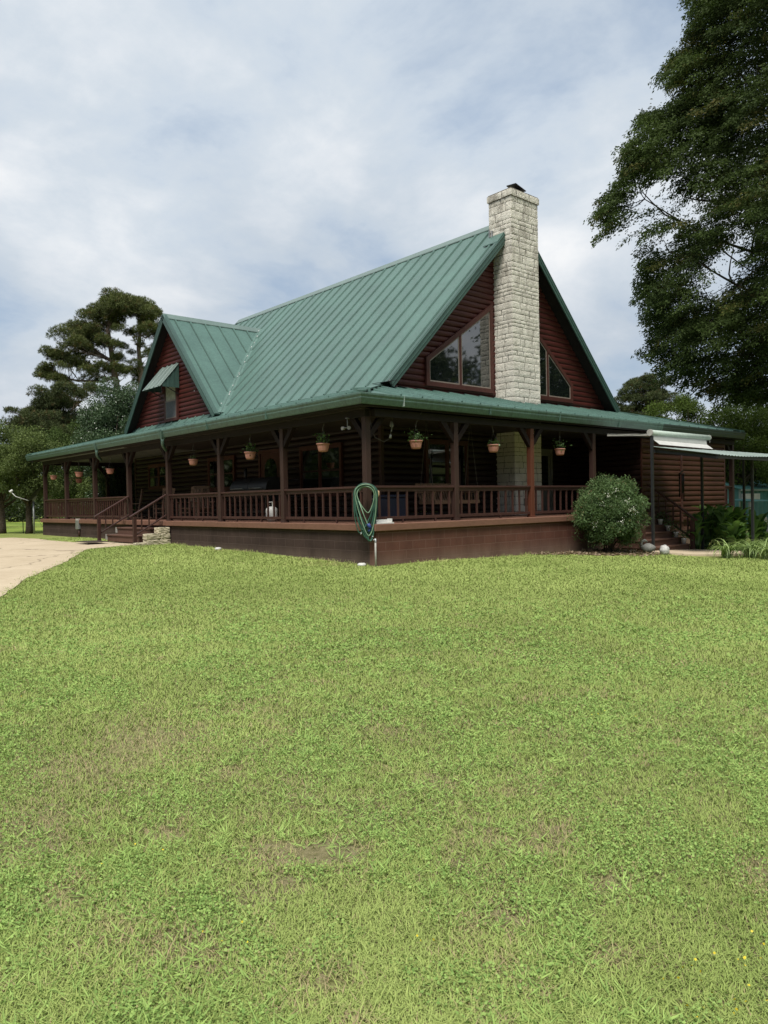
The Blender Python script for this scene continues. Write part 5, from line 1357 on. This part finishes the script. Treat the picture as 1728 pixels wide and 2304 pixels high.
DRIVE=[(-8.02,.05),(-7.0,2.34),(-5.65,4.9),(-4.05,8.06),(-3.2,9.9),(-2.75,10.6),(-2.2,11.0),(-.95,11.35),(-.30,11.35),(-.30,14.5),(-.95,14.5),(-1.6,15.4),(-1.75,17.5),(-1.5,20),(-1.8,22.4),(-3.5,23.2),(-8,23.6),(-16,24),(-26,24),(-26,-9),(-18,-8.5),(-13,-6.5)]
def driveway():
    import bmesh
    bm=bmesh.new(); n=len(DRIVE); P=[]
    for i in range(n):   # resample with a ragged edge
        a=np.array(DRIVE[i]);b=np.array(DRIVE[(i+1)%n]); L=np.linalg.norm(b-a); k=max(1,int(L/.35))
        for j in range(k): q=a+(b-a)*j/k+rng.normal(size=2)*.025; P.append(q)
    P=np.array(P); vs=[bm.verts.new((x,y,0)) for x,y in P]; bm.faces.new(vs)
    for c in np.arange(-26,0,1.0): bmesh.ops.bisect_plane(bm,geom=bm.verts[:]+bm.edges[:]+bm.faces[:],plane_co=(c,0,0),plane_no=(1,0,0))
    for c in np.arange(-9,24,1.0): bmesh.ops.bisect_plane(bm,geom=bm.verts[:]+bm.edges[:]+bm.faces[:],plane_co=(0,c,0),plane_no=(0,1,0))
    bmesh.ops.triangulate(bm,faces=bm.faces[:])
    top=bm.faces[:]; bd=[e for e in bm.edges if e.is_boundary]
    for v in bm.verts: v.co.z=h1(v.co.x,v.co.y)+.018
    r=bmesh.ops.extrude_edge_only(bm,edges=bd)
    for v in [g for g in r['geom'] if isinstance(g,bmesh.types.BMVert)]: v.co.z-=.2
    bmesh.ops.recalc_face_normals(bm,faces=bm.faces)
    me=bpy.data.meshes.new('driveway'); bm.to_mesh(me); bm.free(); me.materials.append(M_conc); o=bpy.data.objects.new('driveway',me); COL.objects.link(o); tag(o,kind='structure')
driveway()

# ---- the mown lawn: grass blades, clover-like weeds, tiny flowers
PATCH=[(-9.27,-10.46,.15,1.25),(-9.44,-10.30,.20,.75),(-9.0,-9.9,.12,.5),(-9.85,-11.2,.10,.7),(-8.9,-10.95,.08,.7),(-9.75,-9.75,.13,.6),(-10.35,-10.0,.12,.7),(-9.15,-9.25,.16,.6),(-8.75,-9.0,.14,.55),(-8.3,-10.3,.15,.55),(-7.9,-9.4,.2,.45),(-8.55,-11.5,.10,.7),(-8.0,-11.9,.12,.6),(-10.6,-11.1,.12,.6),(-9.26,-8.42,.45,.7),(-8.34,-8.2,.35,.45),(-9.12,-11.35,.14,.7),(-10.14,-10.69,.22,.6),(-9.0,-11.79,.10,.6),(-10.18,-9.2,.3,.6),(-10.21,-10.37,.2,.6),(-8.38,-11.05,.2,.55),(-10.31,-9.42,.25,.6),(-9.7,-8.6,.45,.5),(-8.6,-10.9,.25,.4),(-.3,1.1,.45,.6),(-.1,2.6,.35,.5),(-.3,6.8,.3,.4),(2.0,-.15,.25,.5),(5,-.2,.3,.5),(-6.2,4.3,.4,.5),(-4.6,7.3,.4,.5),(-7.4,2.0,.4,.5)]
def vnoise(x,y,s,seed):
    """smooth value noise"""
    r=np.random.default_rng(seed).random((64,64)); X=x/s;Y=y/s; i=np.floor(X).astype(int);j=np.floor(Y).astype(int); fx=X-i;fy=Y-j; fx=fx*fx*(3-2*fx);fy=fy*fy*(3-2*fy)
    g=lambda a,b:r[a%64,b%64]
    return (g(i,j)*(1-fx)+g(i+1,j)*fx)*(1-fy)+(g(i,j+1)*(1-fx)+g(i+1,j+1)*fx)*fy
def lawn_points(n,dmin,dmax,power,wide=0):
    q=rng.random(n); 
    if abs(power-1)<1e-6: d=dmin*(dmax/dmin)**q
    else: d=(dmin**(1-power)+(dmax**(1-power)-dmin**(1-power))*q)**(1/(1-power))
    l=(rng.random(n)*2-1)*(.60*d+.9)
    if wide: l=np.sign(l)*(.60*d+.9+wide*rng.random(n)**1.7)
    x=CAM[0]+FWh[0]*d+RTh[0]*l; y=CAM[1]+FWh[1]*d+RTh[1]*l
    ok=~inpoly(x,y,DRIVE); ed=pdist(x,y,DRIVE); ok|=ed<.22*rng.random(len(x))**1.6; ok&=~((x>-.0)&(y>.02)&(x<20)); ok&=~((x>9.3)&(x<12.5)&(y>-3.9)&(y<0)); ok&=~((x>6.6)&(x<9.9)&(y>-1.9)); ok&=~((x>-.9)&(y>10.8)&(y<14.6))
    return x[ok],y[ok],d[ok]
M_grass=foliage_mat('grass_blade',(.175,.255,.058),(.47,.56,.185),(.42,.31,.20),.25,.7,.1,.5)
def lawn():
    x,y,d=lawn_points(1100000,2.0,32,.85); x_,y_,d_=lawn_points(620000,.4,30,.6,7.5)
    x=np.concatenate([x,x_]);y=np.concatenate([y,y_]);d=np.concatenate([d,np.maximum(d_,3.8)*1.15])
    brown=np.zeros(len(x)); thin=np.zeros(len(x))
    wob=vnoise(x,y,.12,5)*.8+.6
    for (a,b,r,s) in PATCH: q=np.exp(-((x-a)**2+(y-b)**2)/(r*wob)**2); brown=np.maximum(brown,q*s); thin=np.maximum(thin,np.clip(q*1.6-.3,0,1)*s)
    big=vnoise(x,y,2.6,1)*.45+vnoise(x,y,.8,2)*.35+vnoise(x,y,.25,3)*.2; big=np.clip((big-.5)*1.45+.5,0,1)
    mid=vnoise(x,y,.33,8); thin=np.maximum(thin,np.clip((.30-mid)*2.6,0,.75)*np.clip(1.3-d/9,0,1))
    brown=np.maximum(brown,np.clip((vnoise(x,y,.30,9)*.6+vnoise(x,y,.11,19)*.4-.62)*3.2,0,.75)*np.clip(1.25-d/11,.12,1))
    ok=rng.random(len(x))>thin; x,y,d,brown,big,mid=[a[ok] for a in(x,y,d,brown,big,mid)]
    n=len(x); z=H(x,y)
    k=np.maximum(1,d/4.0)                         # farther blades stand for tufts
    h=(.012+.020*rng.random(n)**1.5+.010*big)*k**.22; w=(.0027+.0027*rng.random(n))*k**.72
    tall=(rng.random(n)<.02); h=np.where(tall,h*1.7,h)
    a=rng.random(n)*6.283; lean=.5+1.2*rng.random(n); dx=np.cos(a)*lean;dy=np.sin(a)*lean
    sx=-np.sin(a);sy=np.cos(a)
    B=np.stack([x,y,z-.004],1); S=np.stack([sx,sy,np.zeros(n)],1)*w[:,None]*.5
    M=B+np.stack([dx*h*.35,dy*h*.35,h*.62],1); T=B+np.stack([dx*h,dy*h,h*.95],1)
    v=np.stack([B-S,B+S,M+S*.85,M-S*.85,T],1).reshape(-1,3)
    i=np.arange(n)[:,None]*5
    loops=np.concatenate([i+np.array([0,1,2,3]),i+np.array([3,2,4])],1).reshape(-1); fn=np.tile([4,3],n)
    far=np.clip((d-9)/14,0,1)
    t0=np.clip(.18+.55*big+.34*(rng.random(n)-.5)*(1-.55*far)+.10*far,0,1); dead=np.where(rng.random(n)<brown*.8+.01,.45+.5*rng.random(n),0.04*rng.random(n))
    tt=np.repeat(np.stack([t0,dead,np.zeros(n)],1),5,axis=0)
    o=raw_mesh('grass',v,fn,loops,M_grass,tt); tag(o,'short mown yellow-green lawn grass with thin brown patches','grass',kind='stuff')
    # uncut tufts against the foundation and the driveway edge
    q=rng.random(2600); L_=11.2; fx=np.where(q<.55,rng.normal(size=2600)*.05-.02,q*0+(rng.random(2600)**1.0)*6.6); fy=np.where(q<.55,.2+rng.random(2600)*10.6,rng.normal(size=2600)*.05-.03)
    cl2=vnoise(fx*1.0+7,fy+3,.45,77); kp=rng.random(2600)<np.clip((cl2-.25)*1.6,0,1); fx,fy=fx[kp],fy[kp]; nf=len(fx)
    B2=np.stack([fx,fy,H(fx,fy)-.01],1); tu=np.stack([.2+.6*rng.random(nf),(rng.random(nf)<.35)*(.4+.5*rng.random(nf)),np.zeros(nf)],1)
    v3,t3=leaves(B2,rng.normal(size=(nf,3))*np.array([.55,.55,.2])+np.array([0,0,1.]),.04+.09*rng.random(nf),np.full(nf,.010),tu)
    o=raw_mesh('grass',v3,np.full(nf,4),np.arange(4*nf),M_grass,t3); tag(o,'taller uncut grass tufts along the foundation','grass',kind='stuff')
    # broad small leaves of clover and weeds, in patches
    x,y,d=lawn_points(420000,2.0,12,1.3)
    cl=vnoise(x,y,.5,21)*.55+vnoise(x,y,.16,22)*.45; th=np.zeros(len(x)); wb=vnoise(x,y,.12,5)*.8+.6
    for (a_,b_,r_2,s_2) in PATCH: th=np.maximum(th,np.exp(-((x-a_)**2+(y-b_)**2)/(r_2*wb)**2)*s_2*1.2)
    ok=rng.random(len(x))<np.clip((cl-.40)*2.6,0,1)*np.clip(1-th,0,1)*np.clip((12.5-d)/5,0,1); x,y,d=x[ok],y[ok],d[ok]; n=len(x); z=H(x,y)+.008+.028*rng.random(n)
    k=np.maximum(1,d/4.5)
    ax=rng.normal(size=(n,3))*np.array([1,1,.3])+np.array([0,0,.10]); s=(.0055+.0075*rng.random(n))*k
    t=np.stack([np.clip(.15+.7*rng.random(n),0,1),(rng.random(n)<.03)*.6,np.zeros(n)],1)
    v,tt=leaves(np.stack([x,y,z],1),ax,s*1.35,s,t)
    # coarse crabgrass fans
    x2,y2,d2=lawn_points(5200,2.0,12,1.4); c2=vnoise(x2,y2,.8,31); ok=c2>.45; x2,y2,d2=x2[ok],y2[ok],d2[ok]; m=len(x2); kk=9
    P=np.repeat(np.stack([x2,y2,H(x2,y2)+.006],1),kk,axis=0)+rng.normal(size=(m*kk,3))*np.array([.012,.012,.003]); ax2=rng.normal(size=(m*kk,3))*np.array([1,1,.15])+np.array([0,0,.55]); L2=.035+.05*rng.random(m*kk)
    tb=np.repeat(.45+.5*rng.random(m),kk); v2,t2=leaves(P,ax2,L2,np.full(m*kk,.0052)*np.repeat(np.maximum(1,d2/4),kk),np.stack([tb,np.zeros(m*kk),np.zeros(m*kk)],1))
    o=raw_mesh('weeds',np.concatenate([v,v2]),np.full(n+m*kk,4),np.arange(4*(n+m*kk)),foliage_mat('weed_leaf',(.130,.240,.060),(.40,.55,.165),(.36,.24,.16),.25,.7,.1,.45),np.concatenate([tt,t2])); tag(o,'patchy clover and broad-leaved weeds in the lawn','weeds',kind='stuff')
    # specks of yellow flowers
    x,y,d=lawn_points(2200,2.0,9,1.2); c=vnoise(x,y,.45,41); ok=c>.84; x,y=x[ok],y[ok]; n=len(x)
    P=np.stack([x,y,H(x,y)+.045],1); v,_=leaves(P,rng.normal(size=(n,3))*np.array([1,1,.2]),np.full(n,.011),np.full(n,.010),np.zeros((n,3)))
    o=raw_mesh('yellow_flowers',v,np.full(n,4),np.arange(4*n),simple('yellow_petal',(.62,.50,.03),.6,.1,5)); tag(o,'tiny yellow flowers scattered in the lawn','flowers',kind='stuff')
lawn()

# ================================================================== SKY, SUN, CAMERA
SUN_EL=math.radians(60)
sd=V((-.72,-.55,0)).normalized()*math.cos(SUN_EL)+V((0,0,math.sin(SUN_EL)))     # direction toward the sun (behind the viewer, veiled)
L=bpy.data.lights.new('sun','SUN'); L.energy=4.6; L.angle=math.radians(20); L.color=(1.0,.95,.87)
lo=bpy.data.objects.new('sun',L); COL.objects.link(lo); lo.rotation_euler=(-sd).to_track_quat('-Z','Y').to_euler(); lo.location=(-20,-20,40)
w=bpy.data.worlds.new('World'); SC.world=w; w.use_nodes=True; w.node_tree.nodes.clear(); t=NT(w.node_tree)
out=t.node('ShaderNodeOutputWorld')
sky=t.node('ShaderNodeTexSky',_sky_type='NISHITA'); sky.sun_disc=False; sky.sun_elevation=SUN_EL; sky.sun_rotation=math.atan2(sd.x,sd.y); sky.air_density=1.2; sky.dust_density=2.0
bs=t.node('ShaderNodeBackground'); t.l.new(sky.outputs[0],bs.inputs[0]); bs.inputs[1].default_value=.12
D=t.node('ShaderNodeTexCoord').outputs['Generated']; dx,dy_,dz=t.sep(D)
den=t.math('ADD',t.math('MAXIMUM',dz,0.0),.34)
P=t.comb(t.math('DIVIDE',dx,den),t.math('DIVIDE',dy_,den),0.)
wn=t.node('ShaderNodeTexNoise'); t.put(wn.inputs['Vector'],P); wn.inputs['Scale'].default_value=.9; wn.inputs['Detail'].default_value=3
va=t.node('ShaderNodeVectorMath',_operation='MULTIPLY_ADD'); t.put(va.inputs[0],wn.outputs['Color']); va.inputs[1].default_value=(.40,.40,.40); t.put(va.inputs[2],P)
PW=va.outputs[0]
c1=t.noise(PW,1.45,7,.54); c2=t.noise(PW,4.2,7,.58); c3=t.noise(t.scale(PW,(1,1,1)),.8,3,.5)
den_=t.math('MULTIPLY_ADD',c1,.62,t.math('MULTIPLY',c2,.38))
cloud=t.ramp(den_,[(.34,(.42,.54,.72)),(.42,(.55,.645,.765)),(.50,(.655,.725,.80)),(.57,(.80,.84,.885)),(.66,(1.0,1.0,1.0))])
shade=t.ramp(c3,[(.36,(.78,.82,.87)),(.6,(1.06,1.06,1.06))])
cloud=t.mix(1,cloud,shade,'MULTIPLY')
low=t.math('POWER',t.math('SUBTRACT',1,t.math('MAXIMUM',dz,0.),clamp=True),7.)
cloud=t.mix(t.math('MULTIPLY',low,.55),cloud,(.73,.775,.82))
bc=t.node('ShaderNodeBackground'); t.put(bc.inputs[0],cloud); bc.inputs[1].default_value=.95
cover=t.math('MULTIPLY_ADD',t.ramp(den_,[(.33,0.),(.47,1.)]),.42,.58)
mx=t.node('ShaderNodeMixShader'); t.put(mx.inputs[0],cover); t.l.new(bs.outputs[0],mx.inputs[1]); t.l.new(bc.outputs[0],mx.inputs[2]); t.l.new(mx.outputs[0],out.inputs[0])

cam=bpy.data.cameras.new('camera'); co=bpy.data.objects.new('camera',cam); COL.objects.link(co)
f_px,yaw,pit,rol=1694.91,.85194456,-.01380931,-.01840541
fw=V((math.cos(yaw)*math.cos(pit),math.sin(yaw)*math.cos(pit),math.sin(pit)))
rt0=V((math.sin(yaw),-math.cos(yaw),0)); up0=V((0,0,1))*math.cos(pit)-V((math.cos(yaw),math.sin(yaw),0))*math.sin(pit)
r_=rt0*math.cos(rol)+up0*math.sin(rol); u_=up0*math.cos(rol)-rt0*math.sin(rol)
m=Matrix.Identity(4)
for i in range(3): m[i][0]=r_[i]; m[i][1]=u_[i]; m[i][2]=-fw[i]; m[i][3]=float(CAM[i])
co.matrix_world=m
cam.sensor_fit='HORIZONTAL'; cam.sensor_width=36; cam.lens=36*f_px/1728; cam.clip_end=3000; cam.clip_start=.05
SC.camera=co
SC.view_settings.view_transform='Standard'; SC.view_settings.look='None'; SC.view_settings.exposure=0; SC.view_settings.gamma=1
SC.cycles.max_bounces=8; SC.cycles.diffuse_bounces=3; SC.cycles.glossy_bounces=3; SC.cycles.transmission_bounces=3; SC.cycles.transparent_max_bounces=6
SC.cycles.use_denoising=True
